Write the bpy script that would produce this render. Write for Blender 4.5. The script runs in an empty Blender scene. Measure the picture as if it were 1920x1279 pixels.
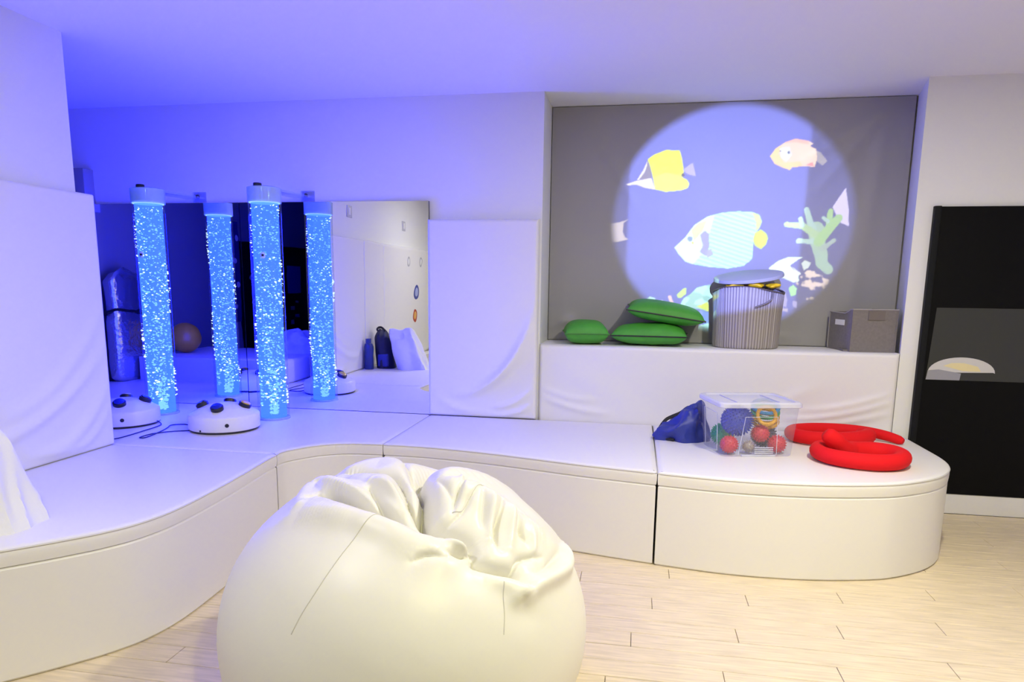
import bpy, bmesh, math, random
import numpy as np
from mathutils import Vector, Matrix
from mathutils.bvhtree import BVHTree
from mathutils.geometry import tessellate_polygon
random.seed(7); rng = np.random.default_rng(7)
S = bpy.context.scene
COL = S.collection
PI = math.pi

# ------------------------------------------------------------------ camera
F_PX, CX, CY, W_PX, H_PX = 1318.0, 953.0, 760.0, 1920.0, 1279.0
YAW, PITCH, ROLL = -0.1784, 0.1698, -0.0118
cam_d = bpy.data.cameras.new('camera')
cam = bpy.data.objects.new('camera', cam_d); COL.objects.link(cam)
fw = Vector((math.sin(YAW)*math.cos(PITCH), math.cos(YAW)*math.cos(PITCH), -math.sin(PITCH)))
rt = Vector((math.cos(YAW), -math.sin(YAW), 0)); dn = fw.cross(rt)
r2 = rt*math.cos(ROLL) + dn*math.sin(ROLL); d2 = dn*math.cos(ROLL) - rt*math.sin(ROLL)
cam.matrix_world = Matrix(((r2.x, -d2.x, -fw.x, 0), (r2.y, -d2.y, -fw.y, 0), (r2.z, -d2.z, -fw.z, 1.4), (0, 0, 0, 1)))
cam_d.sensor_fit = 'HORIZONTAL'; cam_d.sensor_width = 36
cam_d.lens = 36*F_PX/W_PX
cam_d.shift_x = (W_PX/2 - CX)/W_PX
cam_d.shift_y = (CY - H_PX/2)/W_PX
cam_d.clip_start = 0.05
S.camera = cam

# ------------------------------------------------------------------ world and exposure
wd = bpy.data.worlds.new('world'); S.world = wd; wd.use_nodes = True
wd.node_tree.nodes['Background'].inputs[0].default_value = (0.55, 0.55, 0.62, 1)
wd.node_tree.nodes['Background'].inputs[1].default_value = 0.0
S.view_settings.view_transform = 'Standard'
S.view_settings.look = 'None'
S.view_settings.exposure = 0.05
S.view_settings.gamma = 1.0
S.view_settings.use_curve_mapping = False

# ceiling lamps of the room, all above and behind the picture: x, y, colour, watts, label (fixtures are built further down)
DOWNLIGHTS = [
    (1.0, 2.45, (1.0, 0.955, 0.78), 62, 'warm white round ceiling downlight above the wooden floor by the display board'),
    (0.6, 0.2, (1.0, 0.98, 0.46), 45, 'warm white round ceiling downlight in the middle of the room'),
    (-1.7, 0.9, (1.0, 0.99, 0.96), 23, 'cool white round ceiling downlight beside the stickered wall pad'),
]
TUBE_BLUE = 34.0    # blue share of the tubes' LED light (the camera's blue channel is saturated there)

# ------------------------------------------------------------------ materials
MATS = {}
def mat(name, col, rough=0.5, metal=0.0, bump=None, vary=None, spec=0.5, coat=0.0, stretch=None, sheen=0.0):
    if name in MATS: return MATS[name]
    m = bpy.data.materials.new(name); m.use_nodes = True; nt = m.node_tree
    b = nt.nodes['Principled BSDF']
    b.inputs['Base Color'].default_value = (*col, 1)
    b.inputs['Roughness'].default_value = rough; b.inputs['Metallic'].default_value = metal
    b.inputs['Specular IOR Level'].default_value = spec; b.inputs['Coat Weight'].default_value = coat
    b.inputs['Sheen Weight'].default_value = sheen
    if bump or vary:
        tc = nt.nodes.new('ShaderNodeTexCoord'); mp = nt.nodes.new('ShaderNodeMapping')
        nt.links.new(tc.outputs['Object'], mp.inputs['Vector'])
        if stretch: mp.inputs['Scale'].default_value = stretch
    if bump:
        n = nt.nodes.new('ShaderNodeTexNoise'); n.inputs['Scale'].default_value = bump[0]; n.inputs['Detail'].default_value = 3
        nt.links.new(mp.outputs[0], n.inputs['Vector'])
        bp = nt.nodes.new('ShaderNodeBump'); bp.inputs['Strength'].default_value = bump[1]; bp.inputs['Distance'].default_value = bump[2] if len(bump) > 2 else 0.01
        nt.links.new(n.outputs['Fac'], bp.inputs['Height']); nt.links.new(bp.outputs[0], b.inputs['Normal'])
    if vary:
        n = nt.nodes.new('ShaderNodeTexNoise'); n.inputs['Scale'].default_value = vary[0]; n.inputs['Detail'].default_value = 4
        nt.links.new(mp.outputs[0], n.inputs['Vector'])
        r = nt.nodes.new('ShaderNodeValToRGB')
        r.color_ramp.elements[0].position = 0.3; r.color_ramp.elements[1].position = 0.7
        r.color_ramp.elements[0].color = (*[c*(1-vary[1]) for c in col], 1); r.color_ramp.elements[1].color = (*[min(1, c*(1+vary[1])) for c in col], 1)
        nt.links.new(n.outputs['Fac'], r.inputs[0]); nt.links.new(r.outputs[0], b.inputs['Base Color'])
    MATS[name] = m; return m

def mat_emit(name, col, strength):
    m = bpy.data.materials.new(name); m.use_nodes = True; nt = m.node_tree; nt.nodes.clear()
    o = nt.nodes.new('ShaderNodeOutputMaterial'); e = nt.nodes.new('ShaderNodeEmission')
    e.inputs[0].default_value = (*col, 1); e.inputs[1].default_value = strength
    nt.links.new(e.outputs[0], o.inputs[0]); MATS[name] = m; return m

def mat_clear(name, tint, gloss=0.12, diff=0.0, diffcol=(1, 1, 1), rough=0.05, emit=None):
    """thin clear plastic: transparent body, fresnel-like sheen, optional milky share"""
    m = bpy.data.materials.new(name); m.use_nodes = True; nt = m.node_tree; nt.nodes.clear()
    o = nt.nodes.new('ShaderNodeOutputMaterial')
    t = nt.nodes.new('ShaderNodeBsdfTransparent'); t.inputs[0].default_value = (*tint, 1)
    last = t
    if diff > 0:
        d = nt.nodes.new('ShaderNodeBsdfDiffuse'); d.inputs[0].default_value = (*diffcol, 1)
        mx = nt.nodes.new('ShaderNodeMixShader'); mx.inputs[0].default_value = diff
        nt.links.new(t.outputs[0], mx.inputs[1]); nt.links.new(d.outputs[0], mx.inputs[2]); last = mx
    if emit:
        e = nt.nodes.new('ShaderNodeEmission'); e.inputs[0].default_value = (*emit[0], 1); e.inputs[1].default_value = emit[1]
        mx = nt.nodes.new('ShaderNodeMixShader'); mx.inputs[0].default_value = emit[2]
        nt.links.new(last.outputs[0], mx.inputs[1]); nt.links.new(e.outputs[0], mx.inputs[2]); last = mx
    if gloss > 0:
        g = nt.nodes.new('ShaderNodeBsdfGlossy'); g.inputs['Roughness'].default_value = rough
        lw = nt.nodes.new('ShaderNodeLayerWeight'); lw.inputs[0].default_value = 0.5
        pw = nt.nodes.new('ShaderNodeMath'); pw.operation = 'POWER'; pw.inputs[1].default_value = 4.0
        ma = nt.nodes.new('ShaderNodeMath'); ma.operation = 'MULTIPLY_ADD'; ma.inputs[1].default_value = gloss*3; ma.inputs[2].default_value = 0.03
        nt.links.new(lw.outputs['Facing'], pw.inputs[0]); nt.links.new(pw.outputs[0], ma.inputs[0])
        mx = nt.nodes.new('ShaderNodeMixShader'); nt.links.new(ma.outputs[0], mx.inputs[0])
        nt.links.new(last.outputs[0], mx.inputs[1]); nt.links.new(g.outputs[0], mx.inputs[2]); last = mx
    nt.links.new(last.outputs[0], o.inputs[0]); MATS[name] = m; return m

M_WALL = mat('white_paint', (0.80, 0.80, 0.80), 0.7, bump=(60, 0.05, 0.004))
M_WALLG = mat('grey_paint', (0.24, 0.235, 0.245), 0.8, bump=(40, 0.05, 0.004))
M_CEIL = mat('ceiling_paint', (0.85, 0.85, 0.85), 0.8, bump=(80, 0.04, 0.003))
M_VINYL = mat('white_vinyl', (0.80, 0.78, 0.745), 0.42, bump=(7, 0.10, 0.02), spec=0.4)
M_VINYL2 = mat('white_vinyl_pad', (0.80, 0.785, 0.78), 0.45, bump=(5, 0.12, 0.02), spec=0.35)
M_VSEAM = mat('vinyl_piping', (0.62, 0.60, 0.57), 0.5)
M_BAG = mat('beanbag_vinyl', (0.74, 0.72, 0.67), 0.40, bump=(14, 0.12, 0.012), spec=0.4)
M_SEAM = mat('stitching', (0.56, 0.54, 0.50), 0.8)
M_WOOD = mat('light_wood', (0.70, 0.585, 0.41), 0.45, vary=(5, 0.13), stretch=(1.2, 14, 14), bump=(9, 0.05, 0.004))
M_GAP = mat('floor_subbase', (0.20, 0.16, 0.11), 0.9)
M_SCREEN = mat('grey_vinyl_screen', (0.36, 0.35, 0.35), 0.5, bump=(4, 0.12, 0.02), spec=0.3)
M_BLACK = mat('black_plastic', (0.012, 0.012, 0.016), 0.4)
M_BLACKM = mat('black_board', (0.003, 0.003, 0.004), 0.6, spec=0.12)
M_WHITEP = mat('white_plastic', (0.82, 0.81, 0.80), 0.3)
M_GREEN = mat('green_nylon', (0.060, 0.33, 0.030), 0.58, bump=(16, 0.25, 0.01), vary=(8, 0.12))
M_RED = mat('red_fabric', (0.74, 0.007, 0.011), 0.8, bump=(220, 0.35, 0.003), spec=0.25)
M_NAVY = mat('blue_nylon', (0.022, 0.035, 0.27), 0.5, bump=(40, 0.2, 0.005))
M_GREYBOX = mat('grey_felt', (0.20, 0.18, 0.175), 0.85, bump=(200, 0.2, 0.002), vary=(60, 0.08))
M_GREYED = mat('grey_felt_trim', (0.36, 0.34, 0.34), 0.8)
M_MIRROR = mat('mirror', (0.86, 0.87, 0.90), 0.0, 1.0, bump=(1.6, 0.12, 0.01))

# ------------------------------------------------------------------ mesh helpers
def setp(o, label=None, cat=None, group=None, kind=None):
    if label: o['label'] = label
    if cat: o['category'] = cat
    if group: o['group'] = group
    if kind: o['kind'] = kind
    return o

def empty(name, loc, label, cat, group=None):
    o = bpy.data.objects.new(name, None); COL.objects.link(o); o.location = loc; o.empty_display_size = 0.1
    return setp(o, label, cat, group)

def mk(name, verts, faces, m, parent=None, loc=None, smooth=True, angle=None):
    """verts in world space when loc is None and no parent; else local to the parent/loc given"""
    me = bpy.data.meshes.new(name)
    v = np.asarray(verts, float)
    if loc is not None: v = v - np.asarray(loc)
    me.from_pydata(v.tolist(), [], [list(f) for f in faces]); me.update()
    bm = bmesh.new(); bm.from_mesh(me); bmesh.ops.recalc_face_normals(bm, faces=bm.faces); bm.to_mesh(me); bm.free()
    if smooth:
        for p in me.polygons: p.use_smooth = True
        if angle is not None:
            try: me.set_sharp_from_angle(angle=angle)
            except Exception: pass
    me.materials.append(m)
    o = bpy.data.objects.new(name, me); COL.objects.link(o)
    if parent is not None: o.parent = parent
    elif loc is not None: o.location = loc
    return o

def bm_obj(name, bm, m, parent=None, loc=None, smooth=True, angle=0.6):
    bm.verts.ensure_lookup_table()
    v = [tuple(x.co) for x in bm.verts]; f = [[q.index for q in p.verts] for p in bm.faces]; bm.free()
    return mk(name, v, f, m, parent, loc, smooth, angle)

def bm_box(lo, hi, bevel=0.0, seg=3):
    bm = bmesh.new(); bmesh.ops.create_cube(bm, size=1)
    for v in bm.verts:
        v.co = Vector([(lo[i]+hi[i])/2 + v.co[i]*(hi[i]-lo[i]) for i in range(3)])
    if bevel > 0:
        bmesh.ops.bevel(bm, geom=list(bm.edges), offset=bevel, segments=seg, affect='EDGES', profile=0.6)
    bm.verts.index_update(); return bm

def box(name, lo, hi, m, parent=None, bevel=0.0, loc=None, seg=3):
    return bm_obj(name, bm_box(lo, hi, bevel, seg), m, parent, loc, smooth=bevel > 0)

def gridmesh(P, closeu=False, closev=False):
    """P: array (nu, nv, 3) -> verts, faces"""
    nu, nv = P.shape[:2]; f = []
    for i in range(nu if closeu else nu-1):
        for j in range(nv if closev else nv-1):
            a = i*nv+j; b = ((i+1) % nu)*nv+j; c = ((i+1) % nu)*nv+(j+1) % nv; d = i*nv+(j+1) % nv
            f.append((a, b, c, d))
    return P.reshape(-1, 3), f

def lathe_vf(profile, n=32, c=(0, 0, 0)):
    """profile [(r, z)]; end points with r == 0 close the cap"""
    v = []; f = []; rings = []
    for r, z in profile:
        if r <= 1e-6: rings.append([len(v)]); v.append((c[0], c[1], c[2]+z))
        else:
            rings.append(list(range(len(v), len(v)+n)))
            v += [(c[0]+r*math.cos(2*PI*i/n), c[1]+r*math.sin(2*PI*i/n), c[2]+z) for i in range(n)]
    for a, b in zip(rings, rings[1:]):
        for i in range(n):
            j = (i+1) % n
            if len(a) == 1 and len(b) == 1: continue
            if len(a) == 1: f.append((a[0], b[i], b[j]))
            elif len(b) == 1: f.append((a[i], a[j], b[0]))
            else: f.append((a[i], a[j], b[j], b[i]))
    return v, f

def lathe(name, profile, m, parent=None, n=32, c=(0, 0, 0), loc=None, rot=None, angle=0.7):
    v, f = lathe_vf(profile, n)
    v = np.array(v)
    if rot is not None: v = v @ np.array(rot.to_3x3()).T
    v = v + np.array(c)
    return mk(name, v, f, m, parent, loc, True, angle)

def catmull(P, n=8, closed=False):
    P = [np.asarray(p, float) for p in P]; out = []
    L = len(P); rngi = range(L if closed else L-1)
    for i in rngi:
        g = (lambda k: P[k % L]) if closed else (lambda k: P[min(max(k, 0), L-1)])
        p0, p1, p2, p3 = g(i-1), g(i), g(i+1), g(i+2)
        for k in range(n):
            t = k/n
            out.append(0.5*((2*p1)+(-p0+p2)*t+(2*p0-5*p1+4*p2-p3)*t*t+(-p0+3*p1-3*p2+p3)*t**3))
    if not closed: out.append(P[-1])
    return np.array(out)

def tube_vf(path, rad, n=10, closed=False, squash=1.0):
    path = np.asarray(path, float); L = len(path)
    rad = np.broadcast_to(np.asarray(rad, float), (L,))
    T = np.gradient(path, axis=0)
    if closed: T = np.roll(path, -1, 0) - np.roll(path, 1, 0)
    T /= np.linalg.norm(T, axis=1)[:, None] + 1e-9
    up = np.array([0, 0, 1.0]); rings = []
    N = np.cross(T[0], up)
    if np.linalg.norm(N) < 1e-3: N = np.cross(T[0], [1, 0, 0])
    N /= np.linalg.norm(N)
    for i in range(L):
        N = N - T[i]*(N @ T[i]); N /= np.linalg.norm(N)+1e-9
        B = np.cross(N, T[i])
        rings.append([path[i]+rad[i]*(math.cos(a)*N+squash*math.sin(a)*B) for a in np.linspace(0, 2*PI, n, endpoint=False)])
    P = np.array(rings); v, f = gridmesh(P, closeu=closed, closev=True)
    if not closed:
        f.append(tuple(range(n))); f.append(tuple((L-1)*n+k for k in range(n)))
    return v, f

def tube(name, path, rad, m, parent=None, n=10, loc=None, closed=False, squash=1.0):
    v, f = tube_vf(path, rad, n, closed, squash)
    return mk(name, v, f, m, parent, loc, True, 0.9)

def merge(parts):
    V = []; Fc = []; k = 0
    for v, f in parts:
        v = np.asarray(v); V.append(v); Fc += [tuple(i+k for i in q) for q in f]; k += len(v)
    return np.vstack(V), Fc

def fnoise(P, scale, seed=0):
    """cheap smooth value noise on points (n,3): sum of rotated sines"""
    r = np.random.default_rng(seed); out = np.zeros(len(P))
    for k in range(7):
        d = r.normal(size=3); d /= np.linalg.norm(d); out += np.sin((P @ d)*scale*(0.6+0.25*k)+r.uniform(0, 6.28))/(1+0.3*k)
    return out/3.2

# ------------------------------------------------------------------ the room shell
ZF = -0.015; ZC = 2.64; HP = 0.48; ZS = 1.0; MY = 4.77
def struct(o): o['kind'] = 'structure'; return o
floor = struct(box('floor', (-4.9, -2.7, ZF-0.1), (3.5, 5.35, ZF-0.012), M_GAP))
struct(box('ceiling', (-4.9, -2.7, ZC), (3.5, 5.42, ZC+0.1), M_CEIL))
struct(box('wall_back', (-4.9, 4.80, ZF-0.012), (-0.65, 4.92, ZC), M_WALL))
nv = [(1.64, 4.79, ZF), (1.735, 5.22, ZF), (1.735, 5.34, ZF), (1.78, 5.34, ZF), (1.78, 4.90, ZF), (3.5, 4.90, ZF), (3.5, 4.79, ZF)]
n_ = len(nv)
struct(mk('wall_niche_right', nv+[(x, y, ZC) for x, y, z in nv],
   [tuple(range(n_)), tuple(range(n_, 2*n_))]+[(i, (i+1) % n_, n_+(i+1) % n_, n_+i) for i in range(n_)], M_WALL, smooth=False))
struct(box('wall_niche_left', (-0.77, 4.921, ZF-0.012), (-0.65, 5.34, ZC), M_WALL))
struct(box('wall_niche_back', (-0.77, 5.341, ZF-0.012), (1.78, 5.42, ZC), M_WALL))
struct(box('wall_left', (-4.9, -2.6, ZF-0.012), (-4.78, 4.80, ZC), M_WALLG))
struct(box('wall_right', (3.4, -2.6, ZF-0.012), (3.5, 4.79, ZC), M_WALL))
struct(box('wall_front', (-4.9, -2.7, ZF-0.012), (3.5, -2.6, ZC), M_WALL))
struct(box('wall_partition', (-3.0, -2.6, ZF-0.012), (-2.94, 3.37, ZC), M_WALL))
struct(box('baseboard_right', (1.79, 4.772, ZF), (3.4, 4.79, 0.115), mat('skirting', (0.74, 0.73, 0.74), 0.4), bevel=0.004))

# floor planks, run along x; each a child of the floor
PW = 0.118
row = 0; y = 1.35
while y < 4.74:
    x = -2.3 + (row*0.43) % 1.2 - 1.2
    while x < 3.35:
        x1 = x + 1.2
        a, b = max(x, -2.35), min(x1, 3.38)
        hidden = (y > 3.95 and b < 1.66) or (a > 3.0) or (y > 2.2 and b < -1.9)
        if y > 3.95 and a < 1.6 and not hidden: a = max(a, 1.55)
        if b - a > 0.05 and not hidden:
            box('plank', (a+0.0012, y+0.0012, ZF-0.012), (b-0.0012, min(y+PW, 4.77)-0.0012, ZF+random.uniform(-0.0006, 0.0)), M_WOOD, floor, bevel=0.0012, seg=1)
        x = x1
    y += PW; row += 1

# ------------------------------------------------------------------ padded platform units
def outline(parts):
    """parts: list of ('c', pts) catmull run or ('p', pts) corner points; returns closed ring, dense along curves"""
    out = []
    for kind, pts in parts:
        q = catmull([(*p, 0) for p in pts], 10)[:, :2] if kind == 'c' else np.array(pts, float)
        out.append(q)
    R = np.vstack(out)
    # drop duplicates, resample long edges
    keep = [R[0]]
    for p in R[1:]:
        if np.linalg.norm(p-keep[-1]) > 1e-4: keep.append(p)
    if np.linalg.norm(keep[0]-keep[-1]) < 1e-4: keep.pop()
    return np.array(keep)

def ring_normals(R):
    a = R-np.roll(R, 1, 0); b = np.roll(R, -1, 0)-R
    a /= np.linalg.norm(a, axis=1)[:, None]; b /= np.linalg.norm(b, axis=1)[:, None]
    na = np.stack([a[:, 1], -a[:, 0]], 1); nb = np.stack([b[:, 1], -b[:, 0]], 1)
    n = na+nb; L = np.linalg.norm(n, axis=1)[:, None]; n = n/np.maximum(L, 1e-6)
    cosh = np.clip((n*na).sum(1), 0.5, 1)[:, None]
    n = n/cosh
    area = 0.5*np.sum(R[:, 0]*np.roll(R[:, 1], -1)-np.roll(R[:, 0], -1)*R[:, 1])
    return n if area > 0 else -n     # outward

def slab(R, prof, m, name, parent, loc, disp=None):
    N = ring_normals(R); rows = []
    for off, z in prof:
        rows.append(np.column_stack([R+N*off, np.full(len(R), z)]))
    P = np.array(rows)
    if disp is not None: P = disp(P, N)
    n = len(R); v, f = gridmesh(P, closev=True)
    for base in (0, (len(prof)-1)*n):
        for tri in tessellate_polygon([[Vector(v[base+k]) for k in range(n)]]): f.append(tuple(base+k for k in tri))
    return mk(name, v, f, m, parent, loc, True, 0.5)

def platform(label, parts, pleat=None):
    R = outline(parts); c = R.mean(0); loc = (c[0], c[1], ZF)
    root = empty('padded_platform', loc, label, 'platform', 'white padded platform sections')
    slab(R, [(-0.012, ZF), (-0.003, ZF+0.01), (-0.003, 0.400), (-0.008, 0.409)], M_VINYL, 'base', root, loc)
    def disp(P, N):
        if pleat is None: return P
        (px, py, pr) = pleat
        d = np.linalg.norm(R-np.array([px, py]), axis=1); w = np.exp(-(d/pr)**2)
        s = np.concatenate([[0], np.cumsum(np.linalg.norm(np.diff(R, axis=0), axis=1))])
        for k in range(1, P.shape[0]-1):
            P[k, :, :2] += N*(w*0.0035*np.sin(s*2*PI/0.035+k*1.2))[:, None]
        return P
    slab(R, [(-0.012, 0.4085), (-0.002, 0.412), (0.000, 0.43), (0.001, 0.45), (0.0, 0.466), (-0.004, 0.475), (-0.013, HP-0.0004), (-0.03, HP)], M_VINYL, 'top_pad', root, loc, disp)
    N = ring_normals(R)
    tube('piping', np.column_stack([R+N*-0.0015, np.full(len(R), 0.4705)]), 0.0042, M_VSEAM, root, 6, loc, closed=True)
    return root

g = 0.0025
curveA = [(.135+g, 3.508), (.432, 3.459), (.681, 3.449), (.931, 3.470), (1.18, 3.527), (1.315, 3.585), (1.476, 3.700), (1.586, 3.825), (1.66, 3.97), (1.698, 4.156), (1.702, 4.449), (1.70, 4.75)]
curveB = [(-1.425+g, 3.803), (-1.165, 3.800), (-.836, 3.747), (-.52, 3.668), (-.226, 3.588), (.135-g, 3.512)]
curveC = [(-1.895, 3.435+g), (-1.901, 3.48), (-1.880, 3.555), (-1.77, 3.705), (-1.62, 3.785), (-1.425-g, 3.803)]
curveD = [(-2.80, 0.0), (-2.74, .7), (-2.58, 1.25), (-2.3, 1.75), (-2.015, 2.076), (-1.918, 2.200), (-1.862, 2.315), (-1.832, 2.485), (-1.838, 2.757), (-1.862, 3.06), (-1.891, 3.327), (-1.895, 3.435-g)]
platform('white padded platform section with the rounded end beside the display board', [('p', [(1.70, 4.752), (.135+g, 4.752)]), ('c', curveA)])
platform('white padded platform section between the rounded end and the bubble tube corner', [('p', [(.135-g, 4.752), (-1.425+g, 4.752)]), ('c', curveB)])
platform('white padded platform section under the bubble tubes and mirrors', [('p', [(-1.425-g, 4.768), (-4.775, 4.768), (-4.775, 3.435+g)]), ('c', curveC)], pleat=(-1.68, 3.76, 0.22))
platform('white padded platform section along the wall pads with the inward curve', [('p', [(-2.93, 3.435-g), (-2.93, 0.0)]), ('c', curveD)])
platform('white padded platform section in the alcove behind the pads', [('p', [(-3.006, 3.435-g), (-4.775, 3.435-g), (-4.775, 1.6), (-3.006, 1.6)])])

# ------------------------------------------------------------------ soft vinyl blocks with sagging folds on the front
def softblock(name, lo, hi, m, label, cat, face, folds, r=0.02, group=None, nu=70, nv=50):
    """box whose visible face ('y-' or 'x+') is a fine grid pushed out by folds; folds: (u0,v0,u1,v1,width,height,bow)"""
    lo = np.array(lo); hi = np.array(hi); loc = ((lo[0]+hi[0])/2, (lo[1]+hi[1])/2, lo[2])
    u = np.linspace(0, 1, nu); v = np.linspace(0, 1, nv)
    # denser towards edges for the rounding
    u = 0.5-0.5*np.cos(PI*u)*(0.35)-0.5*(1-2*u)*0.65; v = 0.5-0.5*np.cos(PI*v)*0.35-0.5*(1-2*v)*0.65
    U, V = np.meshgrid(u, v, indexing='ij')
    ax = 0 if face[0] == 'y' else 1
    wu = hi[ax]-lo[ax]; wv = hi[2]-lo[2]
    D = np.zeros_like(U)
    for (u0, v0, u1, v1, w, h, bow) in folds:
        # distance to a bowed segment, in metres
        best = np.full(U.shape, 9.0); tt = np.zeros_like(U)
        for t in np.linspace(0, 1, 40):
            pu = u0+(u1-u0)*t; pv = v0+(v1-v0)*t + bow*4*t*(1-t)
            d = np.hypot((U-pu)*wu, (V-pv)*wv); k = d < best; best[k] = d[k]; tt[k] = t
        D += h*np.exp(-(best/w)**2)*np.sin(PI*np.clip(tt, 0.03, 0.97))**0.6
    eu = np.minimum(U, 1-U)*wu; ev = np.minimum(V, 1-V)*wv; e = np.minimum(eu, ev)
    D *= np.clip(e/0.05, 0, 1)
    rnd = np.where(e < r, r-np.sqrt(np.clip(r*r-(r-e)**2, 0, None)), 0)
    d = D-rnd
    if ax == 0:
        front = np.stack([lo[0]+U*wu, lo[1]-d, lo[2]+V*wv], -1); back = lambda q: np.array([q[0], hi[1], q[2]])
    else:
        front = np.stack([hi[0]+d, lo[1]+U*wu, lo[2]+V*wv], -1); back = lambda q: np.array([lo[0], q[1], q[2]])
    P, f = gridmesh(front); P = P.tolist()
    # rim
    idx = [i*nv for i in range(nu)]+[(nu-1)*nv+j for j in range(1, nv)]+[i*nv+nv-1 for i in range(nu-2, -1, -1)]+[j for j in range(nv-2, 0, -1)]
    k0 = len(P); P += [back(P[i]).tolist() for i in idx]; n = len(idx)
    for i in range(n): f.append((idx[i], idx[(i+1) % n], k0+(i+1) % n, k0+i))
    f.append(tuple(k0+i for i in range(n)))
    o = mk(name, P, f, m, None, loc, True, 0.9)
    return setp(o, label, cat, group)

softblock('padded_block', (-0.648, 4.766, ZF), (1.638, 5.20, ZS), M_VINYL2, 'long white padded ledge block in front of the grey screen', 'padded block', 'y-',
   [(0.66, 0.51, 0.99, 0.63, 0.022, 0.017, -0.03), (0.70, 0.56, 0.99, 0.70, 0.022, 0.018, -0.03), (0.74, 0.62, 0.99, 0.76, 0.022, 0.012, -0.03), (0.60, 0.60, 0.80, 0.80, 0.04, 0.008, -0.02),
    (0.0, 0.66, 0.22, 0.55, 0.02, 0.014, -0.03), (0.0, 0.72, 0.18, 0.64, 0.02, 0.012, -0.03), (0.03, 0.9, 0.3, 0.6, 0.06, 0.007, 0)], r=0.025, nu=120, nv=90)
softblock('wall_pad', (-1.428, 4.735, HP+0.001), (-0.662, 4.80, 1.832), M_VINYL2, 'tall white wall pad between the mirror and the grey screen', 'wall pad', 'y-',
   [(0.25, 0.12, 0.97, 0.42, 0.030, 0.022, -0.08), (0.45, 0.16, 0.98, 0.50, 0.028, 0.018, -0.07), (0.60, 0.2, 0.99, 0.58, 0.025, 0.012, -0.06), (0.55, 0.02, 0.97, 0.08, 0.02, 0.018, -0.03), (0.60, 0.06, 0.97, 0.16, 0.02, 0.014, -0.03), (0.08, 0.10, 0.55, 0.03, 0.03, 0.012, -0.03)], r=0.02, nu=80, nv=110)
softblock('wall_pad', (-2.94, 2.302, HP+0.001), (-2.885, 3.44, 1.85), M_VINYL2, 'white wall pad beside the mirrors, plain with folds near its foot', 'wall pad', 'x+',
   [(0.2, 0.12, 0.98, 0.40, 0.035, 0.020, -0.08), (0.5, 0.05, 0.98, 0.25, 0.035, 0.018, -0.08), (0.6, 0.03, 0.98, 0.16, 0.03, 0.014, -0.06), (0.35, 0.2, 0.98, 0.55, 0.035, 0.013, -0.09)], r=0.015, nu=90, nv=110, group='pads along the partition')
softblock('wall_pad', (-2.94, 1.722, HP+0.001), (-2.885, 2.298, 1.85), M_VINYL2, 'narrow white wall pad behind the blue backpack', 'wall pad', 'x+', [(0.5, 0.05, 0.95, 0.2, 0.04, 0.012, -0.03)], r=0.015, nu=50, nv=70, group='pads along the partition')
sp = softblock('wall_pad', (-2.94, -0.2, HP+0.001), (-2.885, 1.718, 1.85), M_VINYL2, 'wide white wall pad with round animal stickers', 'wall pad', 'x+', [], r=0.015, nu=60, nv=50, group='pads along the partition')
for (yy, zz, r_, c_, c2) in ((0.78, 1.667, 0.06, (0.45, 0.45, 0.5), (0.8, 0.8, 0.8)), (0.284, 1.68, 0.06, (0.45, 0.45, 0.5), (0.8, 0.8, 0.8)), (0.507, 1.30, 0.10, (0.05, 0.07, 0.35), (0.4, 0.45, 0.75)), (0.56, 0.985, 0.085, (0.45, 0.06, 0.03), (0.8, 0.45, 0.1)), (0.48, 0.66, 0.075, (0.75, 0.74, 0.72), (0.12, 0.1, 0.1))):
    rot = Matrix.Rotation(PI/2, 4, 'Y'); c = (-2.885-sp.location.x, yy-sp.location.y, zz-sp.location.z)
    s1 = lathe('sticker', [(0, 0), (r_, 0), (r_, 0.002), (0, 0.002)], mat('sticker_%d' % int(c_[0]*100+zz*10), c_, 0.5), sp, 28, c, rot=rot)
    lathe('sticker_print', [(0, 0.002), (r_*0.62, 0.002), (r_*0.55, 0.0032), (0, 0.0032)], mat('print_%d' % int(c2[0]*100+zz*10), c2, 0.5), s1, 20, c, rot=rot)

# ------------------------------------------------------------------ mirrors
def mirror(x0, x1, label):
    loc = ((x0+x1)/2, 4.79, HP+0.006)
    root = empty('wall_mirror', loc, label, 'mirror', 'wall mirrors behind the bubble tubes')
    box('backing', (x0, MY+0.006, HP+0.001), (x1, 4.799, 1.957), mat('mirror_edge', (0.05, 0.055, 0.08), 0.4), root, loc=loc)
    box('mirror_glass', (x0, MY, HP+0.001), (x1, MY+0.0062, 1.957), M_MIRROR, root, loc=loc, bevel=0.0)
mirror(-4.35, -2.838, 'frameless wall mirror panel reaching into the alcove')
mirror(-2.832, -1.430, 'frameless wall mirror panel next to the tall white wall pad')

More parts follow.
